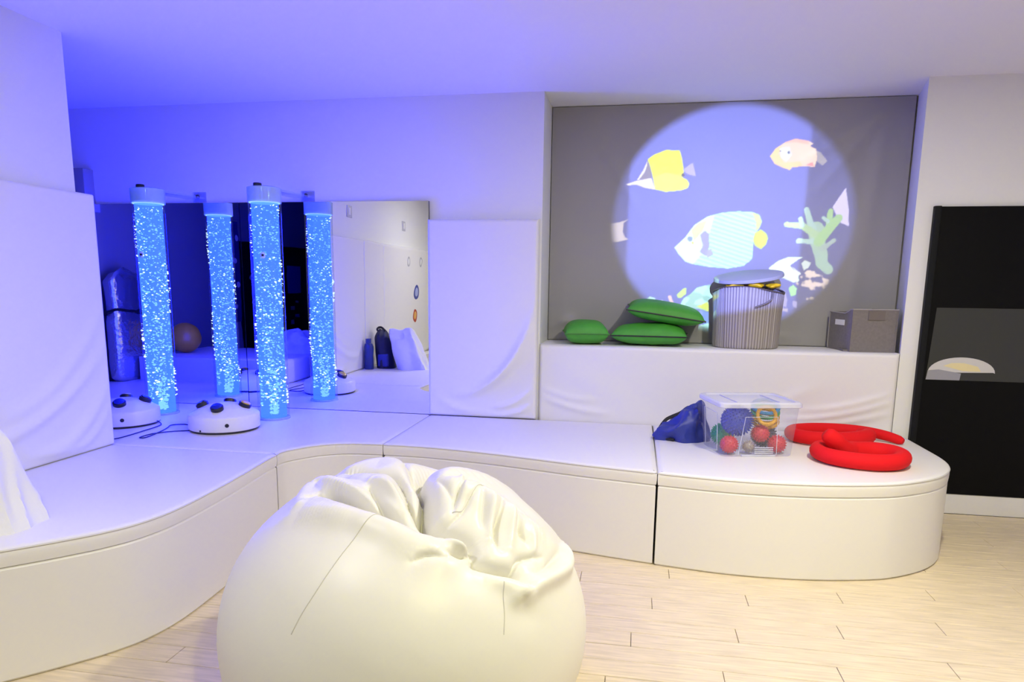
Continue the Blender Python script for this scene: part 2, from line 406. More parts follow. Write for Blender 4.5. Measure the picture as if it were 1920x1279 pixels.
# ------------------------------------------------------------------ bubble tubes
M_ACRYL = mat_clear('clear_acrylic', (0.86, 0.93, 1.0), 0.16)
M_WATER = mat_clear('lit_water', (0.35, 0.6, 1.0), 0.0, emit=((0.10, 0.29, TUBE_BLUE), 1.5, 0.46))
M_BUB = mat_emit('lit_bubbles', (0.66, 0.94, 1.0), 1.9)
M_FROST = mat_clear('frosted_acrylic', (0.6, 0.8, 1.0), 0.12, diff=0.45, diffcol=(0.80, 0.86, 0.92))
def bubble_tube(x, y, label, seed):
    loc = (x, y, HP); R = 0.103
    t = empty('bubble_tube', loc, label, 'bubble tube', 'bubble tubes in front of the mirrors')
    lathe('tube_wall', [(R, 0.012), (R, 1.50)], M_ACRYL, t, 40)
    lathe('foot_ring', [(0, 0), (R+0.004, 0), (R+0.004, 0.010), (R-0.002, 0.014), (0, 0.014)], mat_clear('acrylic_foot', (0.7, 0.85, 1), 0.2, diff=0.4, diffcol=(0.80, 0.86, 0.92)), t, 40)
    lathe('water_column', [(0, 0.016), (R-0.018, 0.016), (R-0.018, 1.425), (0, 1.425)], M_WATER, t, 40)
    lathe('surface_froth', [(0, 1.424), (R-0.0055, 1.424), (R-0.0055, 1.438), (0, 1.442)], mat_emit('froth', (0.40, 0.72, 1.0), 1.1), t, 40)
    lathe('top_collar', [(R+0.003, 1.428), (R+0.004, 1.52), (R-0.02, 1.527), (0, 1.527), (0, 1.522), (R-0.005, 1.520), (R-0.002, 1.428), (R+0.003, 1.428)], M_FROST, t, 40)
    lathe('filler_cap', [(0, 1.526), (0.027, 1.526), (0.027, 1.545), (0.024, 1.549), (0, 1.549)], M_BLACK, t, 20, (-0.028, -0.03, 0))
    # bubbles: rising column, denser at the foot
    r = np.random.default_rng(seed); parts = []
    iso = bmesh.new(); bmesh.ops.create_icosphere(iso, subdivisions=1, radius=1)
    iv = np.array([v.co[:] for v in iso.verts]); iff = [tuple(q.index for q in p.verts) for p in iso.faces]; iso.free()
    for k in range(1250):
        h = r.uniform(0, 1)**1.15; z = 0.03+h*1.38
        spread = 0.028+0.062*min(1, h*1.5)
        ph = r.uniform(0, 2*PI); q = spread*math.sqrt(r.uniform(0, 1))
        # bubbles drift mostly against the wall
        if r.uniform() < 0.50: q = max(q, 0.086 if h > 0.05 else q)
        cx, cy = q*math.cos(ph)+0.012*math.sin(z*9), q*math.sin(ph)
        rr = math.hypot(cx, cy)
        if rr > 0.096: cx *= 0.096/rr; cy *= 0.096/rr
        s = (0.0020+0.0052*r.uniform(0, 1)**2)*(1.25-0.45*h)
        parts.append((iv*np.array([s*1.35, s*1.35, s*0.85])+np.array([cx, cy, z]), iff))
    v, f = merge(parts); b = mk('bubbles', v, f, M_BUB, t, None, True); b['kind'] = 'stuff'
    # little black and white floating toy
    a = -PI/2+r.uniform(-0.5, 0.3); c = (0.085*math.cos(a), 0.085*math.sin(a), 1.09)
    fl = lathe('floating_toy', [(0, -0.022), (0.012, -0.018), (0.018, 0), (0.013, 0.016), (0, 0.024)], mat('toy_white', (0.85, 0.88, 0.9), 0.4), t, 14, c)
    lathe('toy_spot', [(0, -0.008), (0.008, -0.006), (0.0085, 0.006), (0, 0.008)], M_BLACK, fl, 10, (c[0]+0.006, c[1]-0.013, c[2]))
    # acrylic wall bracket: arm, wall tab and bolt
    yw = 4.80-y
    P = [(-0.05, 0.06, 1.505), (0.09, 0.04, 1.505), (0.14, yw-0.012, 1.505), (0.0, yw-0.012, 1.505)]
    v = P+[(a_, b_, c_+0.012) for a_, b_, c_ in P]
    br = mk('bracket', v, [(0, 1, 2, 3), (4, 5, 6, 7), (0, 1, 5, 4), (1, 2, 6, 5), (2, 3, 7, 6), (3, 0, 4, 7)], mat_clear('bracket_acrylic', (0.9, 0.94, 1), 0.15, diff=0.15, diffcol=(0.8, 0.84, 0.9)), t, smooth=False)
    box('bracket_tab', (0.05, yw-0.014, 1.482), (0.15, yw, 1.555), MATS['bracket_acrylic'], br, bevel=0.003)
    lathe('bolt', [(0, 0), (0.014, 0), (0.014, 0.010), (0.008, 0.016), (0, 0.016)], mat('bolt_steel', (0.05, 0.05, 0.09), 0.35, 0.8), br, 16, (0.09, yw-0.014, 1.522), rot=Matrix.Rotation(PI/2, 4, 'X'))
    return t
bubble_tube(-3.257, 4.362, 'lit blue bubble tube close to the tall pad end, in front of the alcove mirror', 3)
bubble_tube(-2.417, 4.372, 'lit blue bubble tube beside the white dome switch, in front of the pad-side mirror', 5)

# ------------------------------------------------------------------ switch bases
def dome_switch(x, y, label, rot0, colours, cord_pts):
    loc = (x, y, HP); t = empty('dome_switch', loc, label, 'dome switch', 'white dome switches on the platform')
    R = 0.213
    lathe('bottom_ring', [(0, 0), (R-0.012, 0), (R-0.004, 0.006), (R-0.004, 0.016), (0, 0.016)], M_BLACK, t, 48)
    lathe('dome', [(R-0.002, 0.014), (R, 0.018), (R, 0.092), (R-0.004, 0.101), (R-0.012, 0.106), (0.15, 0.135), (0.10, 0.155), (0.06, 0.164), (0, 0.167)], M_WHITEP, t, 64)
    for k, colr in enumerate(colours):
        a = rot0+k*PI/2; rr = 0.128; nx, ny = math.cos(a), math.sin(a)
        tilt = Matrix.Rotation(a, 4, 'Z') @ Matrix.Rotation(math.radians(24), 4, 'Y')
        b = lathe('button', [(0, -0.004), (0.038, -0.004), (0.039, 0.016), (0.035, 0.020), (0.031, 0.020)], M_BLACK, t, 28, (rr*nx, rr*ny, 0.146), rot=tilt)
        lathe('button_cap', [(0.032, 0.017), (0.030, 0.026), (0.018, 0.031), (0, 0.032)], mat('cap_%s' % colr[0], colr[1], 0.2), b, 24, (rr*nx, rr*ny, 0.146), rot=tilt)
    for a, z, r_ in ((-0.95, 0.056, 0.012), (-1.72, 0.022, 0.006)):
        lathe('socket', [(0, 0), (r_, 0), (r_, 0.004), (r_*0.6, 0.005), (0, 0.005)], M_BLACK, t, 14, ((R-0.002)*math.cos(a), (R-0.002)*math.sin(a), z), rot=Matrix.Rotation(a, 4, 'Z') @ Matrix.Rotation(PI/2, 4, 'Y'))
    for pts in cord_pts:
        tube('cord', catmull([(p[0]-x, p[1]-y, (p[2] if len(p) > 2 else 0.0045)) for p in pts], 8), 0.0035, mat('cord_blue', (0.01, 0.012, 0.10), 0.5), t, 7)
    return t
CAPS = [('blue', (0.01, 0.02, 0.30)), ('yellow', (0.65, 0.45, 0.05)), ('white', (0.5, 0.5, 0.5)), ('dark', (0.02, 0.02, 0.03))]
dome_switch(-2.545, 3.985, 'white dome switch in the open, its cord looping on the platform', math.radians(-75), CAPS,
   [[(-2.70, 3.86), (-2.80, 3.80), (-2.86, 3.72), (-2.868, 3.63), (-2.852, 3.60), (-2.83, 3.63), (-2.86, 3.80), (-2.89, 3.90), (-2.92, 3.98), (-2.86, 4.02), (-2.80, 4.01), (-2.736, 3.99, 0.02)]])
dome_switch(-3.262, 3.985, 'white dome switch half hidden behind the plain wall pad', math.radians(-60), [CAPS[0], CAPS[3], CAPS[2], CAPS[1]],
   [[(-3.05, 4.02, 0.02), (-3.0, 3.99), (-2.975, 3.9), (-2.97, 3.8), (-2.965, 3.65), (-2.975, 3.55), (-3.04, 3.47)]])

# ------------------------------------------------------------------ projection screen
nu, nw = 110, 110
X0, X1, Z0, Z1 = -0.645, 1.722, ZS+0.003, ZC-0.004
U, V = np.meshgrid(np.linspace(0, 1, nu), np.linspace(0, 1, nw), indexing='ij')
Yy = np.full(U.shape, 5.212)
def fold(u0, v0, u1, v1, w, h):
    d = np.full(U.shape, 9.0); tt = np.zeros_like(U)
    for t in np.linspace(0, 1, 50):
        q = np.hypot((U-u0-(u1-u0)*t)*2.3, (V-v0-(v1-v0)*t)*1.64); k = q < d; d[k] = q[k]; tt[k] = t
    return h*np.exp(-(d/w)**2)*np.clip(np.sin(PI*tt), 0.15, 1)
for a in ((0.08, 1.0, 0.27, 0.55, 0.03, 0.012), (0.70, 0.75, 0.98, 1.0, 0.05, 0.02), (0.75, 0.62, 0.94, 0.98, 0.04, 0.015), (0.90, 0.4, 0.93, 0.95, 0.05, 0.012), (0.86, 0.0, 0.90, 0.5, 0.05, 0.010), (0.02, 0.10, 0.2, 0.02, 0.03, 0.02), (0.0, 0.05, 0.1, 0.12, 0.03, 0.015), (0.45, 0.08, 0.75, 0.03, 0.03, 0.015)):
    Yy -= fold(*a)
P = np.stack([X0+U*(X1-X0), Yy, Z0+V*(Z1-Z0)], -1)
v1, f1 = gridmesh(P); Pb = P.copy(); Pb[..., 1] = 5.222
v2, f2 = gridmesh(Pb)
scr = mk('projection_screen', *merge([(v1, f1), (v2, f2)]), M_SCREEN, None, (0.54, 5.22, Z0), True, 0.9)
setp(scr, 'grey vinyl screen covering the back of the niche', 'screen')

# ------------------------------------------------------------------ green cushions
def cushion_vf(sx, sy, h, n=28, pinch=0.16, seed=0):
    s = np.linspace(-1, 1, n); s = np.sign(s)*np.abs(s)**0.75
    A, B = np.meshgrid(s, s, indexing='ij')
    ex = sx*(A*(1-pinch*0.35*(1-np.abs(B)**2)*np.abs(A)**3)); ey = sy*(B*(1-pinch*0.35*(1-np.abs(A)**2)*np.abs(B)**3))
    top = (np.clip(1-np.abs(A)**3.2, 0, 1)*np.clip(1-np.abs(B)**3.2, 0, 1))**0.5
    P3 = np.stack([ex, ey, ex*0], -1).reshape(-1, 3)
    nz = fnoise(P3, 26, seed).reshape(A.shape)*0.008*top
    out = []
    for sg in (1, -1):
        out.append(gridmesh(np.stack([ex, ey, sg*h*top*(0.85 if sg < 0 else 1)+nz], -1)))
    rim = [(i, 0) for i in range(n)]+[(n-1, j) for j in range(1, n)]+[(i, n-1) for i in range(n-2, -1, -1)]+[(0, j) for j in range(n-2, 0, -1)]
    ring = np.array([(ex[i, j], ey[i, j], 0) for i, j in rim])
    return merge(out), ring
def cushion(loc, sx, sy, h, rot, label, seed, pipe=True):
    root = empty('cushion', loc, label, 'cushion', 'green cushions on the padded ledge')
    (v, f), ring = cushion_vf(sx, sy, h, seed=seed); R3 = np.array(rot.to_3x3()).T
    mk('cover', v @ R3, f, M_GREEN, root)
    tube('piping', ring @ R3, 0.005, M_BLACK if pipe else mat('green_piping', (0.04, 0.2, 0.02), 0.5), root, 6, closed=True)
cushion((-0.352, 4.965, ZS+0.077), 0.150, 0.19, 0.088, Matrix.Rotation(math.radians(8), 4, 'Z'), 'green cushion lying alone on the ledge, no dark piping facing out', 1, False)
cushion((0.092, 4.985, ZS+0.071), 0.255, 0.20, 0.080, Matrix.Rotation(math.radians(-3), 4, 'Z'), 'green cushion with black piping at the bottom of the pair', 2)
cushion((0.19, 5.0, ZS+0.222), 0.262, 0.185, 0.074, Matrix.Rotation(math.radians(8), 4, 'Y') @ Matrix.Rotation(math.radians(4), 4, 'X'), 'green cushion with black piping lying tilted on top of another', 3)

# ------------------------------------------------------------------ oval fabric basket
M_RIB = bpy.data.materials.new('ribbed_fabric'); M_RIB.use_nodes = True
nt = M_RIB.node_tree; b = nt.nodes['Principled BSDF']; b.inputs['Roughness'].default_value = 0.7
at = nt.nodes.new('ShaderNodeAttribute'); at.attribute_name = 'stripe'
rp = nt.nodes.new('ShaderNodeValToRGB'); rp.color_ramp.elements[0].color = (0.25, 0.22, 0.21, 1); rp.color_ramp.elements[1].color = (0.45, 0.42, 0.41, 1)
nt.links.new(at.outputs['Fac'], rp.inputs[0]); nt.links.new(rp.outputs[0], b.inputs['Base Color'])
loc = (0.728, 4.99, ZS); bk = empty('fabric_basket', loc, 'striped grey oval fabric basket with its lid ajar and yellow toys on top', 'basket')
n = 288; a = np.linspace(0, 2*PI, n, endpoint=False); rows = []
stripe = 0.5+0.5*np.sign(np.sin(a*72)); rib = 0.0016*np.sin(a*72)
for z, kx, ky in ((0.0, .196, .166), (0.006, .210, .176), (0.03, .213, .179), (0.12, .216, .181), (0.22, .220, .182), (0.32, .226, .184), (0.385, .230, .186)):
    sag = 0.012*np.sin(3*a+0.7)*(z/0.385)**2+0.008*np.sin(7*a)*(z/0.385)**3
    zz = z-0.02*max(0, z-0.3)/0.085*np.cos(2*a+0.8)
    rows.append(np.column_stack([(kx+rib+sag*0.5)*np.cos(a), (ky+rib+sag*0.3)*np.sin(a), np.zeros(n)+zz]))
v, f = gridmesh(np.array(rows), closev=True); f.append(tuple(range(n)))
bo = mk('body', v, f, M_RIB, bk, None, True, 0.9)
attr = bo.data.attributes.new('stripe', 'FLOAT', 'POINT'); attr.data.foreach_set('value', np.tile(stripe, 7))
sm = bo.modifiers.new('thick', 'SOLIDIFY'); sm.thickness = 0.004; sm.offset = -1
rim = np.column_stack([0.229*np.cos(a[::6]), 0.185*np.sin(a[::6]), 0.386-0.02*np.cos(2*a[::6]+0.8)])
tube('rim', rim, 0.005, mat('basket_rim', (0.10, 0.075, 0.06), 0.6), bk, 6, closed=True)
lm = Matrix.Rotation(math.radians(11), 4, 'X') @ Matrix.Rotation(math.radians(-6), 4, 'Y')
lv, lf = lathe_vf([(0, 0.010), (0.9, 0.008), (0.985, 0.004), (1, -0.004), (1, -0.016), (0.97, -0.018), (0.96, -0.004), (0, -0.002)], 48)
lv = (np.array(lv)*np.array([0.225, 0.185, 1.0])) @ np.array(lm.to_3x3()).T + np.array([-0.005, 0.008, 0.478])
mk('lid', lv, lf, mat('lid_fabric', (0.36, 0.36, 0.36), 0.7, bump=(60, 0.2, 0.004)), bk, None, True, 0.7)
tube('handle', catmull([(0.13, -0.165, 0.37), (0.12, -0.185, 0.33), (0.08, -0.193, 0.30), (0.02, -0.196, 0.275)], 6), 0.006, mat('handle_strap', (0.16, 0.14, 0.13), 0.8), bk, 6, squash=0.4)
M_YEL = mat('yellow_rubber', (0.80, 0.50, 0.01), 0.45)
for k, (x, y, z, rx, ry, rz_, s) in enumerate(((0.625, 4.885, 0.410, .055, .042, .014, 4), (0.755, 4.862, 0.414, .048, .036, .018, 6), (0.866, 4.900, 0.412, .042, .040, .016, 9), (0.70, 5.03, 0.400, .10, .06, .02, 2))):
    u = np.linspace(0, PI, 12); w = np.linspace(0, 2*PI, 20, endpoint=False); Uu, Ww = np.meshgrid(u, w, indexing='ij')
    rad = 1+0.22*np.sin(Ww*4+s)*np.sin(Uu)
    P = np.stack([rx*rad*np.sin(Uu)*np.cos(Ww), ry*rad*np.sin(Uu)*np.sin(Ww), rz_*np.cos(Uu)+0.007*np.sin(Ww*2+s)*np.sin(Uu)], -1)
    v, f = gridmesh(P, closev=True)
    o = mk('rubber_toy', v, f, M_YEL if k != 3 else mat('orange_rubber', (0.75, 0.25, 0.02), 0.5), None, None); o.location = (x, y, ZS+z)
    setp(o, ['flat yellow rubber toy at the pillow side of the basket rim', 'flat yellow rubber toy in the middle of the basket rim', 'flat yellow rubber toy at the storage box side of the basket rim', 'orange rubber toy lying deeper under the basket lid'][k], 'toy', 'rubber toys in the fabric basket')

# ------------------------------------------------------------------ grey storage box
A = np.array([1.290, 5.125]); B = np.array([1.352, 4.832]); C = np.array([1.628, 4.848]); D = A+(C-B)
loc = (*((A+C)/2), ZS); sb = empty('storage_box', loc, 'grey felt storage box with a flap handle and white label', 'storage box')
def wallp(name, p, q, z0, z1a, z1b, t, m, parent, dip=None):
    """upright panel from p to q, inward thickness t; dip: list of (s, z) along the top"""
    d = (q-p)/np.linalg.norm(q-p); nrm = np.array([-d[1], d[0]])*t
    tops = dip or [(0, z1a), (1, z1b)]
    poly = [(0, z0)]+[(1, z0)]+[(s, z) for s, z in reversed(tops)]
    L = len(poly); v = []
    for off in (np.zeros(2), nrm):
        for s, z in poly: v.append((*(p+(q-p)*s+off), z))
    f = [tuple(range(L)), tuple(range(L, 2*L))]+[(i, (i+1) % L, L+(i+1) % L, L+i) for i in range(L)]
    return mk(name, v, f, m, parent, loc, False)
H_ = ZS+0.27
wallp('front_panel', B, C, ZS, H_, H_, 0.012, M_GREYBOX, sb)
wallp('side_panel', A, B, ZS, H_, H_, 0.012, M_GREYBOX, sb, dip=[(0, H_-0.022), (0.15, H_-0.024), (0.68, H_-0.028), (0.80, H_-0.018), (0.90, H_-0.002), (1, H_)])
wallp('side_panel', C, D, ZS, H_, H_, 0.012, M_GREYBOX, sb)
wallp('back_panel', D, A, ZS, H_-0.02, H_-0.02, 0.012, M_GREYBOX, sb)
box('bottom', (-0.14, -0.13, 0.001), (0.14, 0.13, 0.012), M_GREYBOX, sb)
e = 0.003
tube('edge_trim', [(*(A-loc[:2]), 0.249), (*((A+(B-A)*.15)-loc[:2]), .247), (*((A+(B-A)*.68)-loc[:2]), .243), (*((A+(B-A)*.80)-loc[:2]), .253), (*((A+(B-A)*.90)-loc[:2]), .269), (*(B-loc[:2]), .271), (*(C-loc[:2]), .271)], 0.0045, M_GREYED, sb, 6)
tube('edge_trim', [(*(A-loc[:2]), 0.004), (*(A-loc[:2]), 0.248)], 0.004, M_GREYED, sb, 6)
d = (C-B)/np.linalg.norm(C-B); nrm = np.array([d[1], -d[0]])
def onpanel(name, p, d, nrm, s0, s1, z0, z1, t, m):
    q = [p+d*s0, p+d*s1]; v = []
    for off in (0, t):
        for (k, z) in ((0, z0), (1, z0), (1, z1), (0, z1)): v.append((*(q[k]+nrm*off), z))
    return mk(name, v, [(0, 1, 2, 3), (4, 5, 6, 7), (0, 1, 5, 4), (1, 2, 6, 5), (2, 3, 7, 6), (3, 0, 4, 7)], m, sb, loc, False)
onpanel('flap_handle', B, d, nrm, 0.095, 0.195, ZS+0.205, ZS+0.262, 0.006, mat('flap_felt', (0.17, 0.145, 0.135), 0.85))
dl = (B-A)/np.linalg.norm(B-A); nl = np.array([dl[1], -dl[0]])
onpanel('label_holder', A, dl, nl, 0.085, 0.205, ZS+0.165, ZS+0.20, 0.003, M_WHITEP)

# ------------------------------------------------------------------ clear tub with lid
FLc = np.array([0.492, 3.915]); FRc = np.array([0.878, 4.010]); ux = (FRc-FLc)/np.linalg.norm(FRc-FLc); uy = np.array([-ux[1], ux[0]])
tw, td, th = np.linalg.norm(FRc-FLc), 0.33, 0.305
c0 = FLc+ux*tw/2+uy*td/2; loc = (*c0, HP)
tubR = Matrix.Rotation(math.atan2(ux[1], ux[0]), 4, 'Z')
tb = empty('storage_tub', loc, 'clear plastic storage tub with lid, full of colourful sensory toys', 'storage tub')
tb.rotation_euler = (0, 0, math.atan2(ux[1], ux[0]))
M_TUB = mat_clear('tub_plastic', (0.94, 0.95, 1.0), 0.10, diff=0.07, diffcol=(0.85, 0.85, 0.95), rough=0.12)
M_LID = mat_clear('lid_plastic', (0.9, 0.92, 1.0), 0.14, diff=0.52, diffcol=(0.80, 0.80, 0.92), rough=0.15)
def rrect(hx, hy, r, n=6):
    out = []
    for cx, cy, a0 in ((hx-r, hy-r, 0), (-hx+r, hy-r, PI/2), (-hx+r, -hy+r, PI), (hx-r, -hy+r, 1.5*PI)):
        out += [(cx+r*math.cos(a0+PI/2*k/n), cy+r*math.sin(a0+PI/2*k/n)) for k in range(n+1)]
    return np.array(out)
def rr_rows(lst): return np.array([np.column_stack([rrect(hx, hy, r), np.full(28, z)]) for hx, hy, r, z in lst])
v, f = gridmesh(rr_rows([(tw/2-0.004, td/2-0.004, .03, 0.001), (tw/2, td/2, .03, 0.006), (tw/2+0.022, td/2+0.018, .035, th-0.02)]), closev=True); f.append(tuple(range(28)))
mk('body', v, f, M_TUB, tb, None, True, 0.6)
v, f = gridmesh(rr_rows([(tw/2+0.030, td/2+0.026, .04, th-0.030), (tw/2+0.034, td/2+0.030, .04, th-0.026), (tw/2+0.034, td/2+0.030, .04, th-0.008), (tw/2+0.026, td/2+0.022, .04, th), (tw/2+0.006, td/2+0.002, .035, th), (tw/2, td/2-0.004, .03, th-0.008)]), closev=True); f.append(tuple(5*28+k for k in range(28)))
ld = mk('lid', v, f, M_LID, tb, None, True, 0.6)
for sx in (-1, 1):
    box('lid_rib', (sx*0.12-0.003, -td/2+0.03, th-0.008), (sx*0.12+0.003, td/2-0.03, th-0.003), M_LID, ld)
# raised outline panels moulded in the walls
fr_ = [(-0.11, -td/2-0.003, 0.012), (-0.085, -td/2-0.013, 0.225), (0.095, -td/2-0.013, 0.225), (0.105, -td/2-0.003, 0.012)]
tube('moulded_frame', fr_, 0.0022, MATS['lid_plastic'], tb, 5)
fs_ = [(-tw/2-0.003, 0.10, 0.02), (-tw/2-0.017, 0.11, 0.235), (-tw/2-0.017, -0.10, 0.235), (-tw/2-0.003, -0.09, 0.02)]
tube('moulded_frame', fs_, 0.0022, MATS['lid_plastic'], tb, 5)
box('tub_foot', (-0.09, -td/2-0.004, 0.0), (0.10, -td/2+0.01, 0.012), M_LID, tb, bevel=0.002)
for k in range(4):
    box('embossed_print', (-0.02, -td/2-0.0065, 0.020+k*0.010), (0.085, -td/2-0.003, 0.025+k*0.010), M_LID, tb)
def tubpt(x, y, z): return (c0[0]+ux[0]*x+uy[0]*y, c0[1]+ux[1]*x+uy[1]*y, HP+z)
def spiky(name, p, r, n, col, label, cat, hs=0.10, group=None):
    parts = []
    bmx = bmesh.new(); bmesh.ops.create_icosphere(bmx, subdivisions=3, radius=r*0.94)
    parts.append((np.array([q.co[:] for q in bmx.verts]), [tuple(w.index for w in t.verts) for t in bmx.faces])); bmx.free()
    ga = PI*(3-math.sqrt(5))
    for i in range(n):
        z = 1-2*(i+.5)/n; s = math.sqrt(1-z*z); d = Vector((s*math.cos(ga*i), s*math.sin(ga*i), z)); q = d.to_track_quat('Z', 'Y').to_matrix()
        lv, lf = lathe_vf([(r*0.055, r*0.9), (r*0.05, r*1.0), (0, r*(1+hs))], 5)
        parts.append((np.array(lv) @ np.array(q).T, lf))
    v, f = merge(parts); o = mk(name, v, f, col, None, None, True, 0.8); o.location = p
    return setp(o, label, cat, group)
M_TBLUE = mat('toy_blue', (0.02, 0.045, 0.42), 0.45); M_TRED = mat('toy_red', (0.62, 0.03, 0.05), 0.5); M_TGREEN = mat('toy_green', (0.05, 0.42, 0.12), 0.5)
M_TYEL = mat('toy_yellow', (0.80, 0.42, 0.03), 0.5); M_TCYAN = mat('toy_cyan', (0.05, 0.35, 0.62), 0.5); M_TSM = mat('toy_smoke', (0.35, 0.29, 0.25), 0.3)
spiky('spiky_ball', tubpt(-0.085, -0.060, 0.185), 0.085, 240, M_TBLUE, 'large blue nubbed ball in the clear tub', 'ball')
spiky('spiky_ball', tubpt(-0.140, -0.104, 0.057), 0.050, 120, M_TRED, 'red nubbed ball under the large blue ball in the tub', 'ball', group='red balls in the tub')
spiky('spiky_ball', tubpt(0.042, -0.085, 0.115), 0.050, 120, M_TRED, 'red nubbed ball under the yellow coil in the tub', 'ball', group='red balls in the tub')
spiky('spiky_ball', tubpt(0.136, -0.098, 0.058), 0.050, 120, M_TRED, 'red nubbed ball in the tub corner near the red bolsters', 'ball', group='red balls in the tub')
spiky('spiky_ball', tubpt(-0.032, -0.112, 0.047), 0.034, 60, M_TSM, 'small smoky grey nubbed ball on the tub bottom', 'ball', hs=0.3)
def ring_toy(p, R, r, rot, col, label, arc=2*PI, a0=0, ribs=40):
    n = 120; a = np.linspace(a0, a0+arc, n, endpoint=arc < 6.28); path = np.column_stack([R*np.cos(a), R*np.sin(a), 0*a])
    rad = r*(1+0.13*np.sin(a*ribs)); v, f = tube_vf(path, rad, 10, closed=arc >= 6.28)
    v = v @ np.array(rot.to_3x3()).T; o = mk('ribbed_ring', v, f, col, None, None, True, 0.9); o.location = p
    setp(o, label, 'toy ring', 'ribbed rings in the tub')
RX = lambda d: Matrix.Rotation(math.radians(d), 4, 'X'); RZ = lambda d: Matrix.Rotation(math.radians(d), 4, 'Z'); RY = lambda d: Matrix.Rotation(math.radians(d), 4, 'Y')
ring_toy(tubpt(0.060, -0.112, 0.222), 0.050, 0.010, RZ(10) @ RX(68), M_TYEL, 'upright yellow ribbed coil beside the blue ball in the tub')
ring_toy(tubpt(0.115, 0.035, 0.166), 0.070, 0.0105, RX(25), M_TYEL, 'orange yellow ribbed ring lowest of the stacked rings in the tub')
ring_toy(tubpt(0.115, 0.035, 0.193), 0.070, 0.0105, RX(25), M_TYEL, 'second yellow ribbed coil in the middle of the stacked rings in the tub')
ring_toy(tubpt(0.115, 0.035, 0.220), 0.070, 0.0105, RX(25), M_TGREEN, 'green ribbed ring under the light blue ring in the tub')
ring_toy(tubpt(0.115, 0.035, 0.247), 0.070, 0.0105, RX(25), M_TCYAN, 'light blue ribbed ring high in the tub')
spiky('spiky_ball', tubpt(-0.110, 0.085, 0.075), 0.065, 160, M_TGREEN, 'green nubbed ball at the back of the tub by the blue bag', 'ball')
spiky('spiky_ball', tubpt(0.115, 0.035, 0.080), 0.070, 160, mat('toy_dark', (0.12, 0.12, 0.16), 0.5), 'dark grey nubbed ball at the back of the tub', 'ball')

# ------------------------------------------------------------------ blue folded bag and red bolsters
def heap(name, loc, rx, ry, h, m, label, cat, seed, fold=0.18, nu=70, nvv=36, shape=None):
    u = np.linspace(0, 2*PI, nu, endpoint=False); w = np.linspace(0, 1, nvv); Uu, Ww = np.meshgrid(u, w, indexing='ij')
    ang = Ww*PI/2
    X = rx*np.cos(Uu)*np.cos(ang)**0.8; Y = ry*np.sin(Uu)*np.cos(ang)**0.8; Z = h*np.sin(ang)**0.9
    P = np.stack([X, Y, Z], -1)
    q = P.reshape(-1, 3)
    nz = np.abs(fnoise(q/np.array([rx, ry, h]), 3.2, seed)); nz2 = np.abs(fnoise(q/np.array([rx, ry, h]), 6.0, seed+1))
    k = (1+fold*1.6*(0.45-nz)+fold*0.8*(0.45-nz2)).reshape(X.shape)
    P[..., 0] *= k; P[..., 1] *= k; P[..., 2] *= k
    if shape is not None: P = shape(P)
    P[..., 2] = np.clip(P[..., 2], 0, None)
    v, f = gridmesh(P, closeu=True); f.append(tuple(i*nvv for i in range(nu)))
    o = mk(name, v, f, m, None, None, True, 0.7); o.location = loc
    return setp(o, label, cat)
bag = empty('folded_bag', (0.30, 4.38, HP), 'crumpled blue nylon bag with black trim beside the clear tub', 'bag')
def shp(P):
    P[..., 2] *= 0.72+0.42*np.clip(P[..., 0]/0.14, -0.6, 1); return P
hb = heap('bag_body', (0, 0, 0), 0.135, 0.13, 0.185, M_NAVY, None, None, 11, fold=0.46, shape=shp); hb.parent = bag
tube('trim', catmull([(-0.14, -0.06, 0.012), (-0.138, -0.02, 0.045), (-0.10, 0.02, 0.10), (-0.06, 0.03, 0.125), (-0.01, 0.03, 0.15), (0.03, 0.02, 0.185), (0.06, -0.01, 0.19)], 6), 0.011, mat('black_webbing', (0.01, 0.01, 0.013), 0.7), bag, 8, squash=0.6)
tube('trim', catmull([(-0.15, -0.05, 0.010), (-0.12, -0.09, 0.012), (-0.05, -0.13, 0.010)], 6), 0.009, MATS['black_webbing'], bag, 8)
def bolster(pts, rad, label):
    P = catmull([(x, y, HP+z) for x, y, z in pts], 14); r = np.interp(np.linspace(0, 1, len(P)), [0, 0.03, 0.08, 0.9, 0.97, 1.0], [rad[0]*0.55, rad[0]*0.9, rad[0], rad[1], rad[1]*0.85, rad[1]*0.45])
    loc = (P[:, 0].mean(), P[:, 1].mean(), HP)
    o = tube('bolster', P, r, M_RED, None, 16, loc)
    setp(o, label, 'bolster', 'long red fabric bolsters')
bolster([(1.025, 3.965, 0.155), (1.075, 3.96, 0.115), (1.135, 3.99, 0.065), (1.20, 4.05, 0.048), (1.30, 4.075, 0.046), (1.385, 4.03, 0.046), (1.41, 3.93, 0.046), (1.35, 3.82, 0.046), (1.24, 3.775, 0.046), (1.12, 3.80, 0.046), (1.03, 3.87, 0.046), (1.00, 3.97, 0.046), (1.03, 4.07, 0.046), (1.11, 4.10, 0.060), (1.17, 4.10, 0.085)], (0.047, 0.040), 'red fabric bolster coiled up with one end raised, near the platform edge')
bolster([(1.60, 4.47, 0.022), (1.52, 4.54, 0.040), (1.42, 4.62, 0.046), (1.28, 4.665, 0.046), (1.12, 4.64, 0.046), (0.99, 4.55, 0.046), (0.96, 4.42, 0.046), (1.05, 4.33, 0.046), (1.20, 4.335, 0.046), (1.33, 4.39, 0.046), (1.40, 4.47, 0.048), (1.37, 4.555, 0.05)], (0.030, 0.046), 'red fabric bolster lying in a loop against the ledge block')

